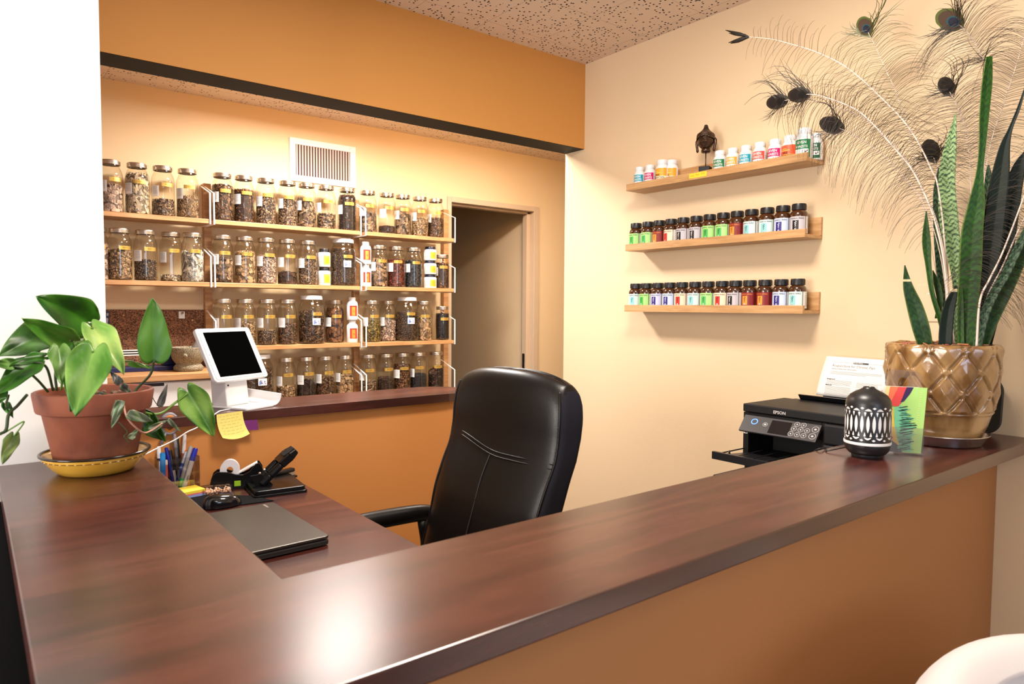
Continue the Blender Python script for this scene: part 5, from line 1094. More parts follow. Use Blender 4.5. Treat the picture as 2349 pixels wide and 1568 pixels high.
# ---------------------------------------------------------------- snake plant in tufted planter on a metal dish
PC = Vector((2.134, .775, CT))
tag(MB().lathe([(0, 0), (.098, 0), (.103, .004), (.117, .028), (.1205, .030), (.120, .0315), (.1155, .0300), (.1015, .006), (0, .0045)], 72, c=tuple(PC)).build('metal_dish', M_STEEL, smooth=True, auto=40), 'round shiny steel dish under the glazed planter', 'dish')
glz = mat('ochre_glaze', (.42, .25, .10, 1), .18, spec=.7, coat=.3, var=(16, (.15, .066, .018, 1), 7, (1, 1, .5)), bump=(60, .2))
sp_ = thing('snake_plant', 'snake plant in a glazed ochre planter with tufted diamond relief, right end of counter', 'potted plant', (PC.x, PC.y, CT+.0052))
PHt = .270
def pr_(z): return float(np.interp(z, [0, .010, .05, .088, .12, .17, .22, .255, .27], [.092, .097, .113, .1235, .130, .1345, .1365, .1368, .1365]))
def planter(u, v):
    z = v*PHt; a = u*2*PI; r = pr_(z); pa = (a+.498)*10/(2*PI)
    if z > .090:
        q = (.256-z)/.057; d1 = pa-q/2; d2 = pa+q/2; f1 = abs(d1-round(d1)); f2 = abs(d2-round(d2)); fade = min(1, (z-.090)/.006)*min(1, (PHt-z)/.006+.0)
        r += fade*(.0085*(min(f1, .5)*2)**.8*(min(f2, .5)*2)**.8 - .0050*(math.exp(-(f1/.055)**2)+math.exp(-(f2/.055)**2)) + .0030*(math.exp(-((f1-.10)/.03)**2)+math.exp(-((f2-.10)/.03)**2))*.5)
        if f1+f2 < .3: r += .0115*math.exp(-((f1+f2)/.12)**2)
    elif z > .083: r += .003*math.sin((z-.083)/.007*PI)
    return (r*math.cos(a), r*math.sin(a), z)
b = MB(); b.grid(planter, 300, 110, closeu=True); b.lathe([(.1365, PHt), (.1345, PHt+.0015), (.128, PHt+.001), (.125, PHt-.004), (.122, PHt-.05)], 72); b.lathe([(0, 0), (.092, 0)], 40)
b.build('planter', glz, sp_, smooth=True)
b = MB().lathe([(0, PHt-.010), (.123, PHt-.010)], 40); rg = random.Random(2)
for k in range(150):
    a = rg.uniform(0, 2*PI); r = .118*math.sqrt(rg.random()); T = Matrix.Translation((r*math.cos(a), r*math.sin(a), PHt-.006+rg.uniform(0, .008))) @ Matrix.Rotation(rg.uniform(0, 6), 4, 'Z') @ Matrix.Rotation(rg.uniform(-.7, .7), 4, 'X')
    l, w_ = rg.uniform(.006, .017), rg.uniform(.003, .008); b.box((-l, -w_, -.0015), (l, w_, .0015), T=T, col=(rg.uniform(.2, .45), rg.uniform(.08, .2), rg.uniform(.03, .1), 1))
b.c = b.c if b.c else None; tag(b.build('bark_mulch', M_HERB, sp_), 'reddish bark chips', kind='stuff')
M_SNAKE = attr_mat('snake_leaf', .42, .22, 25)
G = {'light': ((.30, .45, .20), (.022, .065, .03), 1.0), 'dark': ((.014, .050, .010), (.004, .018, .005), .8), 'mid': ((.018, .075, .005), (.006, .028, .003), .9), 'vdark': ((.004, .011, .006), (.0025, .007, .005), .5), 'band': ((.065, .115, .06), (.010, .030, .015), 1.0)}
def snake_leaf(pts, wid, xs, col, label, tw=0.0, fold=.25, seed=0, tipc=None, wave=0):
    """pts: centre line seen in the photo, wid: widths (px), xs: how far along X the root and the tip stand"""
    n = 260; P = []; c1, c2, con = G[col]
    sp = smooth_path([(px, py, w_) for (px, py), w_ in zip(pts, wid)], n); rg = random.Random(seed)
    b = MB(); V = []; Cc = []; nu = 12; prevz = None; L_tot = 0
    for i, q in enumerate(sp):
        t = i/n; X = lerp(xs[0], xs[1], t); c = onX(q.x, q.y, X); d = (c-Vector(CAM)); dep = d.dot(Vector(FW)); side = Vector((d.y, -d.x, 0)).normalized()
        dd = d.normalized(); a = tw*(t-.3); side = (side*math.cos(a)+Vector((dd.x, dd.y, 0))*math.sin(a)).normalized(); back = Vector((0, 0, 1)).cross(side)
        w_ = max(q.z, .4)*dep/FPX/2/max(.35, math.cos(a)); L_tot += (c-prevz).length if prevz else 0; prevz = c
        for j in range(nu+1):
            u = j/nu*2-1; wv = math.sin(L_tot*60+seed)*.0015*wave
            V.append(c+side*(u*w_)+(-back if back.dot(dd) < 0 else back)*((-(abs(u)-.5))*fold*w_+wv*abs(u))-Vector((PC.x, PC.y, CT+.0052)))
            zz = abs(abs(u)-.5)*2; ph = L_tot*(430 if col == 'light' else 330)+4.2*zz+1.5*math.sin(L_tot*37+u*2+seed)+.9*math.sin(u*9+L_tot*120+seed*2)
            k = .5+.5*math.sin(ph); k = max(0, min(1, (k-(.52 if col == 'light' else .35))*3))*con*(.75+.25*rg.random() if con < 1 else 1)
            cc = [lerp(c1[m], c2[m], k) for m in range(3)]
            if abs(u) > .93 and col in ('dark', 'mid'): cc = [lerp(x, y, .35) for x, y in zip(cc, (.25, .33, .05))]
            if tipc and tipc[0] < t < tipc[1]: cc = [.62, .52, .30]
            Cc.append((*cc, 1))
    F_ = [(i*(nu+1)+j, i*(nu+1)+j+1, (i+1)*(nu+1)+j+1, (i+1)*(nu+1)+j) for i in range(n) for j in range(nu)]
    b.v = [tuple(v) for v in V]; b.f = F_; b.m = [0]*len(F_); b.n = len(V); b.c = Cc
    tag(b.build('leaf', M_SNAKE, sp_, smooth=True, thick=.0022), label)
SL = [
 ([(2124, 800), (2112, 750), (2098, 700), (2083, 655), (2075.5, 608)], [30, 36, 33, 20, 2], (2.06, 2.03), 'dark', 'short dark green leaf with a cream scar', {'tipc': (.80, .83), 'wave': 1}),
 ([(2172, 800), (2160, 742), (2139, 673), (2130, 610), (2125, 550), (2125, 484)], [14, 12, 10, 12, 17, 2], (2.13, 2.12), 'mid', 'thin green leaf', {}),
 ([(2150, 730), (2156, 690), (2149, 650), (2140, 620)], [10, 12, 13, 2], (2.15, 2.16), 'dark', 'small dark leaf', {}),
 ([(2192, 805), (2193, 720), (2195, 646), (2186, 570), (2176, 500), (2172, 430), (2174, 380), (2181, 329), (2193, 258)], [16, 14, 18, 30, 37, 33, 31, 22, 1], (2.15, 2.17), 'light', 'tall pale green leaf with zigzag dark bands', {}),
 ([(2180, 805), (2172, 740), (2166, 680), (2159, 604), (2154, 520), (2151, 440), (2153, 385)], [14, 16, 19, 22, 22, 17, 2], (2.19, 2.21), 'band', 'grey-green banded leaf', {}),
 ([(2168, 800), (2170, 755), (2176, 710), (2185, 680), (2194, 655)], [26, 27, 24, 18, 3], (2.07, 2.06), 'vdark', 'very dark short leaf', {'tipc': (.86, .93)}),
 ([(2215, 805), (2219, 740), (2222, 673), (2226, 600), (2230, 530), (2240, 465), (2247, 400), (2253, 340), (2258, 260), (2264, 190), (2269, 130)], [36, 38, 42, 45, 42, 32, 15, 13, 19, 20, 12], (2.10, 2.12), 'mid', 'tall broad green leaf twisting to a dark blunt tip', {'tw': .5}),
 ([(2262, 640), (2262, 560), (2263, 467), (2266, 420), (2268, 378)], [14, 20, 22, 20, 3], (2.22, 2.23), 'band', 'grey banded leaf behind the others', {}),
 ([(2236, 800), (2250, 720), (2265, 640), (2275, 560), (2284, 480), (2295, 400), (2305, 335), (2318, 295), (2336, 250), (2352, 200)], [22, 30, 36, 40, 40, 34, 20, 9, 7, 3], (2.14, 2.16), 'vdark', 'long near-black leaf', {}),
 ([(2256, 800), (2278, 700), (2297, 610), (2310, 520), (2322, 440), (2338, 380), (2352, 345)], [28, 34, 36, 38, 36, 24, 3], (2.17, 2.20), 'vdark', 'dark leaf leaning right', {}),
 ([(2240, 800), (2256, 730), (2276, 680), (2308, 625), (2349, 540), (2400, 440)], [18, 19, 20, 19, 16, 8], (2.08, 2.10), 'band', 'banded leaf leaning far right', {}),
 ([(2252, 800), (2275, 735), (2300, 680), (2324, 630), (2352, 570), (2380, 500)], [22, 27, 30, 27, 20, 5], (2.12, 2.14), 'dark', 'dark leaf along the right edge', {'wave': 1}),
 ([(2205, 800), (2204, 740), (2205, 700), (2206, 655)], [12, 12, 9, 2], (2.09, 2.09), 'mid', 'short bright green shoot', {})]
for k, (pts, wid, xs, col, lb, ex) in enumerate(SL): snake_leaf(pts, wid, xs, col, lb, seed=k+1, **ex)

# ---------------------------------------------------------------- peacock feathers in the planter
M_BARB = mat('feather_barb', (.020, .012, .004, 1), .6); M_SHAFT = mat('feather_shaft', (.70, .56, .48, 1), .45)
M_EYE = [mat('eye_olive', (.07, .09, .012, 1), .6, spec=.2), mat('eye_bronze', (.055, .028, .012, 1), .6, spec=.2), mat('eye_teal', (.006, .06, .08, 1), .6, spec=.2), mat('eye_blue', (.004, .005, .02, 1), .6, spec=.2)]
M_EYED = [mat('eye_back', (.022, .014, .008, 1), .7, spec=.15), mat('eye_back_inner', (.012, .007, .006, 1), .7, spec=.15), mat('eye_back_rim', (.016, .012, .006, 1), .7, spec=.15), mat('eye_back_core', (.006, .004, .004, 1), .7, spec=.15)]
def feather(pts, xs, label, eye=None, blen=70, dens=90, front=True, seed=0, w0=2.6, start=.12, droop=.6, tipfan=True, grn=False, endfade=.0, eyescale=1.0):
    rg = random.Random(seed); n = 80; sp = smooth_path([(px, py, 0) for px, py in pts], n)
    P = [onX(q.x, q.y, lerp(xs[0], xs[1], i/n)) for i, q in enumerate(sp)]; root = P[0]
    t = thing('peacock_feather', label, 'feather', tuple(root), 0, 'peacock feathers standing in the planter')
    P = [p-root for p in P]; rad = [lerp(w0*1.1, 1.3+w0*.25, i/n)*.0006 for i in range(n+1)]
    MB().tube(P, rad, 7).build('shaft', M_SHAFT, t, smooth=True)
    b = MB(); C0 = Vector(CAM)-root; tot = sum((P[i+1]-P[i]).length for i in range(n))
    for s in (-1, 1):
        for k in range(int(dens*.62)):
            f = start+(1-start)*(k+.6*rg.random())/(dens*.62)
            i = min(int(f*n), n-1); p = P[i].lerp(P[i+1], f*n-i); tg = (P[min(i+1, n)]-P[max(i-1, 0)]).normalized()
            vw = (p-C0).normalized(); sd = tg.cross(vw).normalized()*s; az_ = rg.gauss(0, .22); sd = (sd*math.cos(az_)+vw*math.sin(az_)).normalized()
            L_ = blen/1000*1.85*(.55+.45*math.sin(min(1, (f-start)/(1-start)*1.25)*PI*.75))*rg.uniform(.75, 1.15)
            if f > .93 and not eye: L_ *= .6
            if rg.random() < .06: L_ *= .4
            up_ = rg.uniform(.45, .65); cur = rg.uniform(.8, 1.15)*droop*1.35; seg = 9; pp_ = []
            for m in range(seg+1):
                q = m/seg; pp_.append(p+sd*(L_*(q*.95-.10*q*q))+tg*(L_*(up_*q-.55*cur*q*q))+Vector((0, 0, -1))*(L_*.38*cur*q*q)+vw*(L_*.10*math.sin(q*3+k)))
            r_ = rg.uniform(.00048, .00072)
            b.tube(pp_, [r_*(1-.55*m/seg) for m in range(seg+1)], 3, cap=False)
    if tipfan or eye:   # long wisps round the tip
        p = P[-1]; tg = (P[-1]-P[-4]).normalized(); vw = (p-C0).normalized(); sd0 = tg.cross(vw).normalized()
        for k in range(34 if eye else 14):
            s = 1 if k % 2 else -1; bp = p-tg*rg.uniform(0, .035 if eye else .01); ang = rg.uniform(.1, 1.15)*s; L_ = blen/1000*(1.2*rg.uniform(.6, .95) if k % 4 else 1.9)
            d = tg*math.cos(ang)+sd0*math.sin(ang); nrm = sd0*s
            b.tube([bp+d*(L_*q)+nrm*(L_*.22*math.sin(q*PI*.9)*(1 if abs(ang) < .7 else -.5))+Vector((0, 0, -1))*L_*.18*q*q for q in (0, .2, .4, .6, .8, 1)], [.0009, .0010, .0009, .0008, .0006, .0002], 3, cap=False)
    tag(b.build('barbs', (mat('feather_barb_green', (.075, .085, .018, 1), .5) if grn else M_BARB), t), 'thin dark barbs', kind='stuff')
    if eye:
        p = P[-1]; tg = (P[-1]-P[-4]).normalized(); vw = (p-C0).normalized(); sd = tg.cross(vw).normalized(); nn_ = -vw; e = MB(); mm = M_EYE if eye == 'bright' else M_EYED
        for m, (a, c, off, h) in enumerate(((.0175, .0235, 0, 0), (.0145, .0195, -.001, .0007), (.0088, .0100, -.0062, .0014), (.0072, .0082, -.0070, .0020))):
            a *= eyescale*1.3; c *= eyescale*1.5; off *= eyescale*1.4; cc_ = p+tg*(off+.010*eyescale)+nn_*h
            pts_ = [cc_+sd*(a*math.cos(x)*(1+.03*math.cos(x*9)*(m == 0)))+tg*(c*math.sin(x)) for x in np.linspace(0, 2*PI, 36, endpoint=False)]
            pb_ = [q-nn_*.0008 for q in pts_]; k = 36; e.add([cc_+nn_*.0006]+pts_+pb_, [(0, i+1, (i+1) % k+1) for i in range(k)]+[(i+1, i+1+k, (i+1) % k+1+k, (i+1) % k+1) for i in range(k)]+[tuple(reversed(range(k+1, 2*k+1)))], m)
        pl(e.build('eye', mm, t, smooth=False), 'iridescent eye with a blue heart' if eye == 'bright' else 'dark back of the feather eye')
feather([(2172, 795), (2170, 640), (2164, 520), (2150, 420), (2138, 392), (2117, 347), (2093, 305), (2063, 266), (2017, 220), (1972, 178), (1927, 145), (1869, 118), (1821, 103), (1770, 90), (1715, 84.5)], (2.12, 2.02), 'bare-tipped feather arching furthest left, ending in a dark forked tip', None, 62, 90, seed=1, w0=3.6, start=.30, droop=.5, tipfan=False)
feather([(2178, 795), (2150, 640), (2115, 450), (2087, 302), (2068.6, 250), (2053, 205), (2032, 160), (2008, 106), (1987, 66)], (2.18, 2.16), 'feather with a bright blue-centred eye, upright at the upper left', 'bright', 78, 120, seed=2, w0=1.6, start=.30, droop=.55, grn=True, eyescale=.95)
feather([(2232, 795), (2245, 560), (2262, 300), (2260, 150), (2256, 136), (2232, 90), (2207, 62), (2187, 50)], (2.20, 2.16), 'tall feather with a bronze eye at the top right', 'bright', 84, 120, seed=3, w0=1.5, start=.42, droop=.5, eyescale=1.15)
feather([(2186, 795), (2165, 600), (2147, 515), (2133, 473), (2113, 428), (2090, 386), (2063, 353), (2032, 317), (2002, 284), (1972, 257), (1942, 241), (1912, 229), (1869, 217), (1840, 217)], (2.10, 2.03), 'long feather bending left with a dark eye, pale shaft', 'dark', 88, 135, seed=4, w0=4.2, start=.12, droop=.8)
feather([(2190, 795), (2170, 610), (2150, 510), (2120, 440), (2085, 375), (2030, 310), (1975, 268), (1900, 240), (1840, 226), (1790, 232)], (2.14, 2.04), 'feather bending furthest left with a dark eye, above the top ledge', 'dark', 72, 90, seed=5, w0=2.2, start=.35, droop=.8)
feather([(2182, 795), (2160, 600), (2120, 470), (2060, 390), (2000, 335), (1950, 305), (1915, 290)], (2.16, 2.07), 'feather with a dark eye hanging lowest of the three on the left', 'dark', 74, 80, seed=6, w0=2.0, start=.40, droop=.7, eyescale=1.05)
feather([(2226, 795), (2228, 560), (2226, 400), (2219, 320), (2207, 270), (2192, 235), (2174, 203)], (2.22, 2.21), 'feather with an upright dark eye in the middle', 'dark', 66, 100, seed=7, w0=1.8, start=.35, droop=.4, eyescale=.85)
feather([(2180, 795), (2172, 560), (2160, 440), (2146, 375), (2138, 352)], (2.22, 2.22), 'short feather with a dark fuzzy eye among the shafts', 'dark', 60, 80, seed=8, w0=1.8, start=.30, droop=.6)
feather([(2240, 795), (2248, 690), (2270, 640), (2301, 576), (2349, 450), (2400, 300)], (2.06, 2.10), 'thick pale shaft leaning right out of the planter', None, 70, 100, seed=9, w0=4.6, start=.10, droop=.8, tipfan=False)
feather([(2244, 795), (2262, 690), (2300, 610), (2340, 520), (2400, 400)], (2.10, 2.14), 'second pale shaft leaning right out of the planter', None, 80, 110, seed=10, w0=3.8, start=.15, droop=.7, tipfan=False)
feather([(2236, 795), (2244, 600), (2256, 430), (2275, 320), (2305, 230), (2340, 120), (2360, 40)], (2.21, 2.20), 'feather rising to the top right corner', None, 84, 130, seed=11, w0=1.6, start=.35, droop=.6, tipfan=False)
# dark forked tip on the first feather
p0 = onX(1718, 85, 2.02); b = MB(); vw = (p0-Vector(CAM)).normalized()
tipf = [o for o in bpy.data.objects if o.name.startswith('peacock_feather')][0]
for tp in ((1664, 69), (1672, 76), (1690, 78), (1671, 98), (1676, 100), (1684, 99), (1694, 95)):
    q = onX(tp[0], tp[1], 2.02); b.tube([p0, p0.lerp(q, .35)+Vector((0, 0, .002)), p0.lerp(q, .7), q], [.0026, .0050, .0042, .0008], 6)
b.v = [tuple(Vector(v)-tipf.location) for v in b.v]; pl(b.build('forked_tip', cm('feather_black', (22, 18, 10), .6), tipf, smooth=True), 'dark forked tip')

# ---------------------------------------------------------------- potted pothos on the left counter
QC = Vector((.216, 1.772, CT))
sc1 = thing('yellow_saucer', 'yellow glazed saucer with dark rim and dashed band under the terracotta pot', 'saucer', tuple(QC))
yel = mat('yellow_glaze', (.62, .33, .035, 1), .2, spec=.6, coat=.3, var=(14, (.72, .42, .06, 1), 3))
MB().lathe([(0, 0), (.066, 0), (.074, .003), (.088, .016), (.100, .032), (.1065, .043), (.105, .0445), (.099, .038), (.084, .018), (.070, .008), (0, .007)], 80, rfun=lambda r, z, a, i: r*(1+.006*math.sin(a*7+z*60))).build('dish', yel, sc1, smooth=True)
pl(MB().tube([Vector((.1062*math.cos(a), .1062*math.sin(a), .0442)) for a in np.linspace(0, 2*PI, 81)], .0030, 10, cap=False).build('rim', cm('dark_brown_glaze', (30, 16, 10), .15), sc1, smooth=True), 'dark glazed rim')
b = MB()
for k in range(40):
    a0 = 2*PI*k/40; dsh = 2*PI/40*.62
    pts = [(a0+dsh*f, z) for f, z in ((0, .0335), (1, .0335), (1, .0352), (0, .0352))]; rr = lambda z: float(np.interp(z, [.032, .043], [.1006, .1072]))+.0006
    b.add([(rr(z)*math.cos(a), rr(z)*math.sin(a), z) for a, z in pts], [(0, 1, 2, 3)], 0)
    a1 = a0+dsh*1.3; c_ = Vector((rr(.0345)*math.cos(a1), rr(.0345)*math.sin(a1), .0345)); b.lathe([(0, -.0011), (.0011, 0), (0, .0011)], 6, c=tuple(c_), m=1)
pl(b.build('dashed_band', [cm('band_brown', (110, 60, 20)), cm('band_dot', (250, 240, 220))], sc1), 'brown dashes and white dots')
po = thing('pothos', 'trailing green pothos in a terracotta pot at the far end of the left counter', 'potted plant', (QC.x, QC.y, CT+.0085))
tc_ = mat('terracotta', (.26, .070, .030, 1), .75, bump=(70, .35), var=(7, (.12, .033, .022, 1), 4))
nt, N, L, bb = nodes(tc_)
tp = N('TexNoise'); tp.inputs['Scale'].default_value = 4.5; tp.inputs['Detail'].default_value = 4; tcn = N('TexCoord'); L(tcn.outputs['Object'], tp.inputs['Vector'])
rp_ = N('ValToRGB'); rp_.color_ramp.elements[0].position = .52; rp_.color_ramp.elements[1].position = .75; L(tp.outputs['Fac'], rp_.inputs[0])
src = bb.inputs['Base Color'].links[0].from_socket; mxx = N('MixRGB'); mxx.inputs[2].default_value = (.33, .15, .09, 1); L(rp_.outputs[0], mxx.inputs[0]); L(src, mxx.inputs[1]); L(mxx.outputs[0], bb.inputs['Base Color'])
MB().lathe([(0, 0), (.074, 0), (.077, .003), (.1000, .124), (.1030, .127), (.1100, .129), (.1120, .133), (.1170, .166), (.1165, .171), (.1130, .173), (.1080, .171), (.1060, .160), (.1040, .140), (.0940, .120)], 80).build('terracotta_pot', tc_, po, smooth=True, auto=35)
b = MB().lathe([(0, .158), (.05, .156), (.1062, .150)], 40); rg = random.Random(5)
for k in range(90):
    a = rg.uniform(0, 2*PI); r = .098*math.sqrt(rg.random()); s = rg.uniform(.002, .006); g = rg.uniform(.5, 1.6)
    b.lathe([(0, -s*.6), (s, 0), (0, s*.7)], 6, T=Matrix.Translation((r*math.cos(a), r*math.sin(a), .157)) @ Matrix.Rotation(rg.uniform(0, 3), 4, 'X'))
tag(b.build('soil', mat('potting_soil', (.07, .035, .02, 1), .9, var=(90, (.25, .15, .10, 1), 4)), po), 'brown soil', kind='stuff')
M_POTH = attr_mat('pothos_leaf', .36, .4, 12)
def heart(base, tip, width, yb, yt, c1, c2, label, tilt=0.0, fold=.30, bend=.10, seed=0, lobes=1.0, vein=True, name='leaf'):
    """base and tip as seen in the photo with their distances along Y; width in px"""
    A, B_ = onY(base[0], base[1], yb), onY(tip[0], tip[1], yt); ax = B_-A; L_ = ax.length; ax.normalize(); mid = (A+B_)/2; d = (mid-Vector(CAM)); dep = d.dot(Vector(FW)); d.normalize()
    sd = ax.cross(d).normalized(); nm = sd.cross(ax).normalized()
    if nm.dot(d) > 0: nm = -nm
    sd = sd*math.cos(tilt)+nm*math.sin(tilt); nm = sd.cross(ax).normalized()
    if nm.dot(d) > 0: nm = -nm
    Wd = width*dep/FPX; nu, nv = 16, 22; V = []; Cc = []; rg = random.Random(seed)
    for i in range(nv+1):
        v = i/nv; hw = Wd/2*(1-v**1.7)**.85*(.70+.30*math.sin(min(1, v/.28)*PI/2))
        for j in range(nu+1):
            u = j/nu*2-1; y = v*L_ - lobes*.17*L_*(1-v)**3*math.sin(PI*abs(u)**.85)
            z = fold*abs(u)**1.3*hw - bend*L_*(v-.4)**2 + .004*math.sin(v*9+u*3+seed)*abs(u)
            V.append(A+ax*y+sd*(u*hw)+nm*z-po.location)
            k = .5+.5*math.sin(v*5+u*2.3+seed)*math.cos(u*3-v*4+seed*1.7); k = max(0, min(1, k*1.3-.2))
            if vein:
                vv_ = abs(math.sin((v-abs(u)*.28)*26)); k = max(k, 0)+(.18 if vv_ < .18 else 0)
                if abs(u) < .04: k += .35
            Cc.append((*[lerp(c1[m], c2[m], min(1, k)) for m in range(3)], 1))
    F_ = [(i*(nu+1)+j, i*(nu+1)+j+1, (i+1)*(nu+1)+j+1, (i+1)*(nu+1)+j) for i in range(nv) for j in range(nu)]
    b = MB(); b.v = [tuple(v) for v in V]; b.f = F_; b.m = [0]*len(F_); b.n = len(V); b.c = Cc
    tag(b.build(name, M_POTH, po, smooth=True, thick=.0009), label); return A
gD, gM, gL, gY = (.008, .050, .003), (.035, .16, .008), (.14, .34, .04), (.42, .58, .16)
HL = [ # base, tip, width, y base, y tip, dark, light
 ((203, 738), (87, 680), 104, 1.76, 1.70, gD, gM, 'large leaf on top', dict(tilt=.15)),
 ((160, 780), (52, 731), 66, 1.74, 1.68, gM, (.10, .26, .03), 'leaf pointing up left', dict(tilt=-.2, fold=.5)),
 ((104, 764), (-2, 815), 86, 1.76, 1.70, gD, (.10, .24, .06), 'broad shiny leaf at the left', dict(tilt=.25)),
 ((214, 750), (286, 852), 74, 1.68, 1.62, (.13, .30, .05), gY, 'yellow-green leaf drooping right', dict(tilt=-.35, bend=.3)),
 ((353, 826), (350.6, 681), 80, 1.70, 1.72, (.035, .14, .010), (.085, .23, .03), 'upright leaf on a tall stalk', dict(tilt=.25, fold=.22, lobes=.35)),
 ((214, 806), (172, 951), 102, 1.62, 1.56, (.045, .17, .012), (.20, .38, .08), 'big front leaf hanging over the rim', dict(tilt=.15, fold=.25)),
 ((136, 800), (142, 878), 56, 1.67, 1.63, (.06, .18, .02), (.19, .35, .09), 'pale green leaf in the middle', dict(tilt=-.3)),
 ((171, 806), (160, 944), 44, 1.68, 1.66, gD, gM, 'narrow dark leaf behind the big front leaf', dict(tilt=.5)),
 ((78, 830), (-12, 905), 66, 1.72, 1.66, gD, gM, 'dark leaf at the lower left', dict(tilt=.4)),
 ((100, 818), (22, 838), 36, 1.68, 1.64, gD, gM, 'leaf edge-on at the left', dict(tilt=.8)),
 ((30, 835), (-20, 830), 30, 1.70, 1.66, (.10, .25, .04), (.2, .4, .1), 'light leaf cut by the left edge', {}),
 ((432, 900), (492, 1001), 74, 1.86, 1.84, (.03, .13, .008), (.24, .44, .08), 'large leaf hanging at the right', dict(tilt=-.1, fold=.3)),
 ((322, 948), (379, 1013), 52, 1.80, 1.79, gD, gM, 'dark leaf below the trailing stem', dict(tilt=.3)),
 ((31, 1000), (6, 1062), 36, 1.66, 1.62, (.07, .13, .03), (.16, .22, .06), 'olive leaf hanging at the lower left', {}),
 ((210, 745), (240, 741), 14, 1.76, 1.78, gD, gM, 'small leaf behind the top one', {}),
 ((300, 835), (348, 842), 14, 1.74, 1.75, (.09, .25, .03), (.14, .32, .05), 'small leaf on the stalk joint', {}),
 ((12, 925), (30, 957), 20, 1.70, 1.68, gD, gM, 'small leaf by the left vine', {}),
 ((215, 800), (232, 770), 24, 1.80, 1.82, (.15, .33, .03), (.3, .5, .08), 'bright small leaf at the back', {}),
 ((160, 790), (215, 768), 22, 1.82, 1.84, (.06, .13, .02), (.12, .2, .05), 'thin leaf at the back', {}),
 ((8, 900), (-18, 935), 26, 1.68, 1.66, gD, gM, 'dark leaf at the left edge', {}),
 ((338, 965), (305, 930), 26, 1.79, 1.76, (.04, .15, .02), (.12, .25, .08), 'leaf beside the trailing stem', {})]
for k, (ba, ti, wd_, y0, y1, c1, c2, lb, ex) in enumerate(HL): heart(ba, ti, wd_, y0, y1, c1, c2, lb, seed=k, **ex)
gr1, gr2 = (.06, .065, .055), (.16, .19, .13)
for k, (ba, ti, wd_, y) in enumerate((((277, 880), (254, 852), 20, 1.70), ((278, 882), (302, 905), 19, 1.70), ((278, 918), (256, 982), 22, 1.62), ((292, 948), (352, 966), 26, 1.62), ((366, 932), (384, 880), 17, 1.80), ((342, 988), (385, 962), 18, 1.72), ((385, 962), (414, 989), 10, 1.72), ((298, 1006), (315, 985), 16, 1.62), ((258, 955), (266, 917), 8, 1.64))):
    heart(ba, ti, wd_, y, y+.01, gr1 if k in (0, 1, 4) else (.10, .16, .07), (.12, .12, .11) if k in (0, 4) else gr2, 'small grey-green oval leaf', seed=40+k, lobes=0.0, vein=False, fold=.2)
def stem(pts, r, c, lb, nm='stem'):
    P = [onY(px, py, y)-po.location for px, py, y in pts]; n = 30
    pl(MB().tube(smooth_path(P, n), [r]*(n+1), 8).build(nm, c, po, smooth=True), lb)
sg, sdk, spk = cm('stem_green', (90, 130, 40), .5), cm('stem_dark', (38, 58, 22), .5), cm('stem_pink', (190, 140, 120), .6)
stem([(130, 895, 1.76), (128, 850, 1.75), (150, 800, 1.75), (175, 770, 1.76), (199, 741, 1.76)], .0028, sdk, 'dark green stalk')
stem([(122, 895, 1.74), (105, 840, 1.72), (70, 826, 1.72), (104, 790, 1.74), (104, 768, 1.76)], .0026, sdk, 'dark green stalk')
stem([(110, 898, 1.74), (85, 870, 1.72), (60, 850, 1.71), (30, 840, 1.70)], .0026, sdk, 'dark green stalk')
stem([(140, 893, 1.73), (150, 840, 1.70), (170, 810, 1.66), (214, 806, 1.62)], .0024, sg, 'green stalk')
stem([(228, 900, 1.72), (262, 910, 1.68), (290, 918, 1.70), (315, 890, 1.72), (345, 858, 1.71), (353, 826, 1.70)], .0027, sdk, 'dark green trailing stalk')
stem([(200, 740, 1.76), (205, 760, 1.74), (210, 780, 1.70), (212, 750, 1.68)], .0024, sg, 'green stalk')
stem([(287, 920, 1.70), (330, 945, 1.76), (367, 948, 1.82), (400, 925, 1.85), (430, 902, 1.86)], .0030, sg, 'green stalk')
stem([(268, 830, 1.70), (300, 828, 1.72), (320, 838, 1.73), (345, 845, 1.72)], .0018, sg, 'thin green stalk')
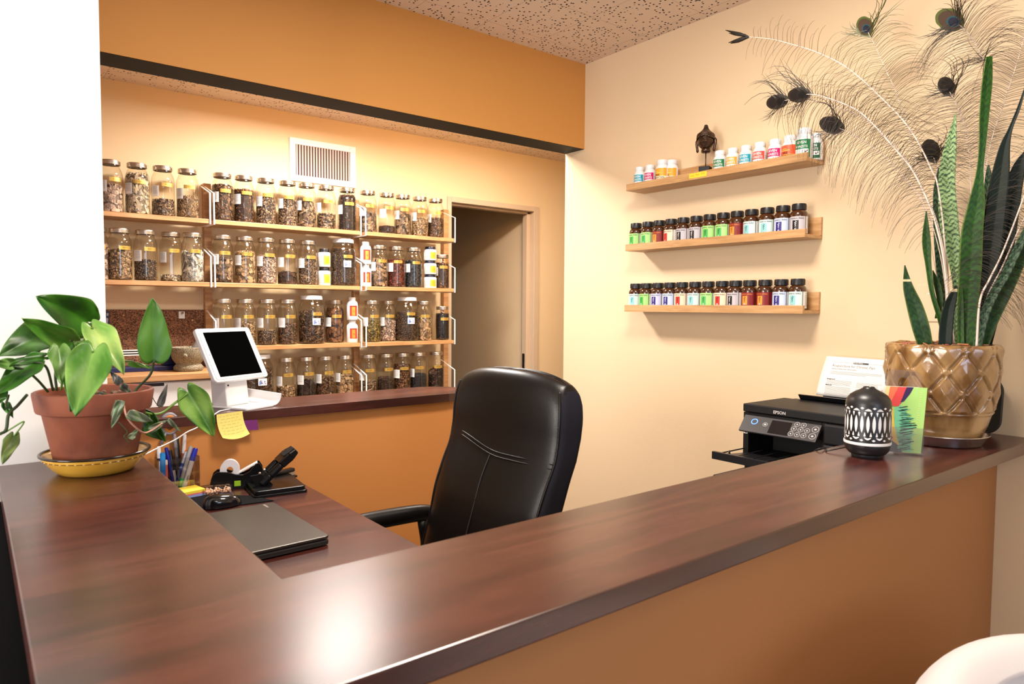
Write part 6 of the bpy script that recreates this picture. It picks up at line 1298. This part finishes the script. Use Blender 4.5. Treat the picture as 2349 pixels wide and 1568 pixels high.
stem([(283, 925, 1.66), (293, 960, 1.63), (325, 990, 1.64), (345, 988, 1.70), (372, 970, 1.72)], .0018, spk, 'pinkish thin stalk')
stem([(272, 968, 1.62), (292, 990, 1.62), (285, 1000, 1.62), (296, 1016, 1.62)], .0010, sdk, 'thin dark twig')
stem([(366, 935, 1.80), (352, 915, 1.78), (346, 893, 1.76)], .0009, sdk, 'thin dark twig')
stem([(62, 905, 1.72), (40, 930, 1.70), (20, 950, 1.68), (14, 985, 1.67), (0, 995, 1.66)], .0030, sdk, 'dark green vine')
stem([(20, 905, 1.70), (14, 930, 1.69), (22, 935, 1.69)], .0022, sdk, 'dark green vine')
stem([(14, 990, 1.67), (50, 968, 1.66), (53, 972, 1.66), (32, 1000, 1.66)], .0015, sg, 'thin olive stalk')
stem([(200, 742, 1.76), (195, 770, 1.78), (185, 800, 1.80)], .0012, sg, 'thin stalk')

# ---------------------------------------------------------------- white tub chair in the right foreground
tcx, tcy = 1.32, -.03
wc = thing('tub_chair', 'white upholstered tub chair at the lower right, only its curved back in view', 'chair', (tcx, tcy, 0))
wf = mat('white_upholstery', (.74, .70, .70, 1), .75, bump=(300, .12), sheen=.2)
def tub_(u, v):
    a = lerp(-2.0, 2.0, u)+PI*.58; hz = .785-.26*(abs(u-.5)*2)**3.2; s = v*2
    R = .485+.012*math.sin(v*PI)
    if s < 1: r, z = R, lerp(.22, hz-.035, s)
    else: r, z = R-.07*(s-1), hz-.035+.035*math.sin((s-1)*PI)
    return (r*math.cos(a), r*math.sin(a)*1.0, z)
MB().grid(tub_, 60, 40).build('back_shell', wf, wc, smooth=True, thick=.02)
MB().lathe([(0, .22), (.40, .22), (.412, .25), (.412, .40), (.39, .44), (0, .455)], 48).build('seat', wf, wc, smooth=True)
for a in (.8, 2.4, 3.9, 5.5): MB().tube([(.36*math.cos(a), .36*math.sin(a), 0), (.33*math.cos(a), .33*math.sin(a), .22)], [.012, .018], 10).build('leg', M_BLACKMT, wc, smooth=True)
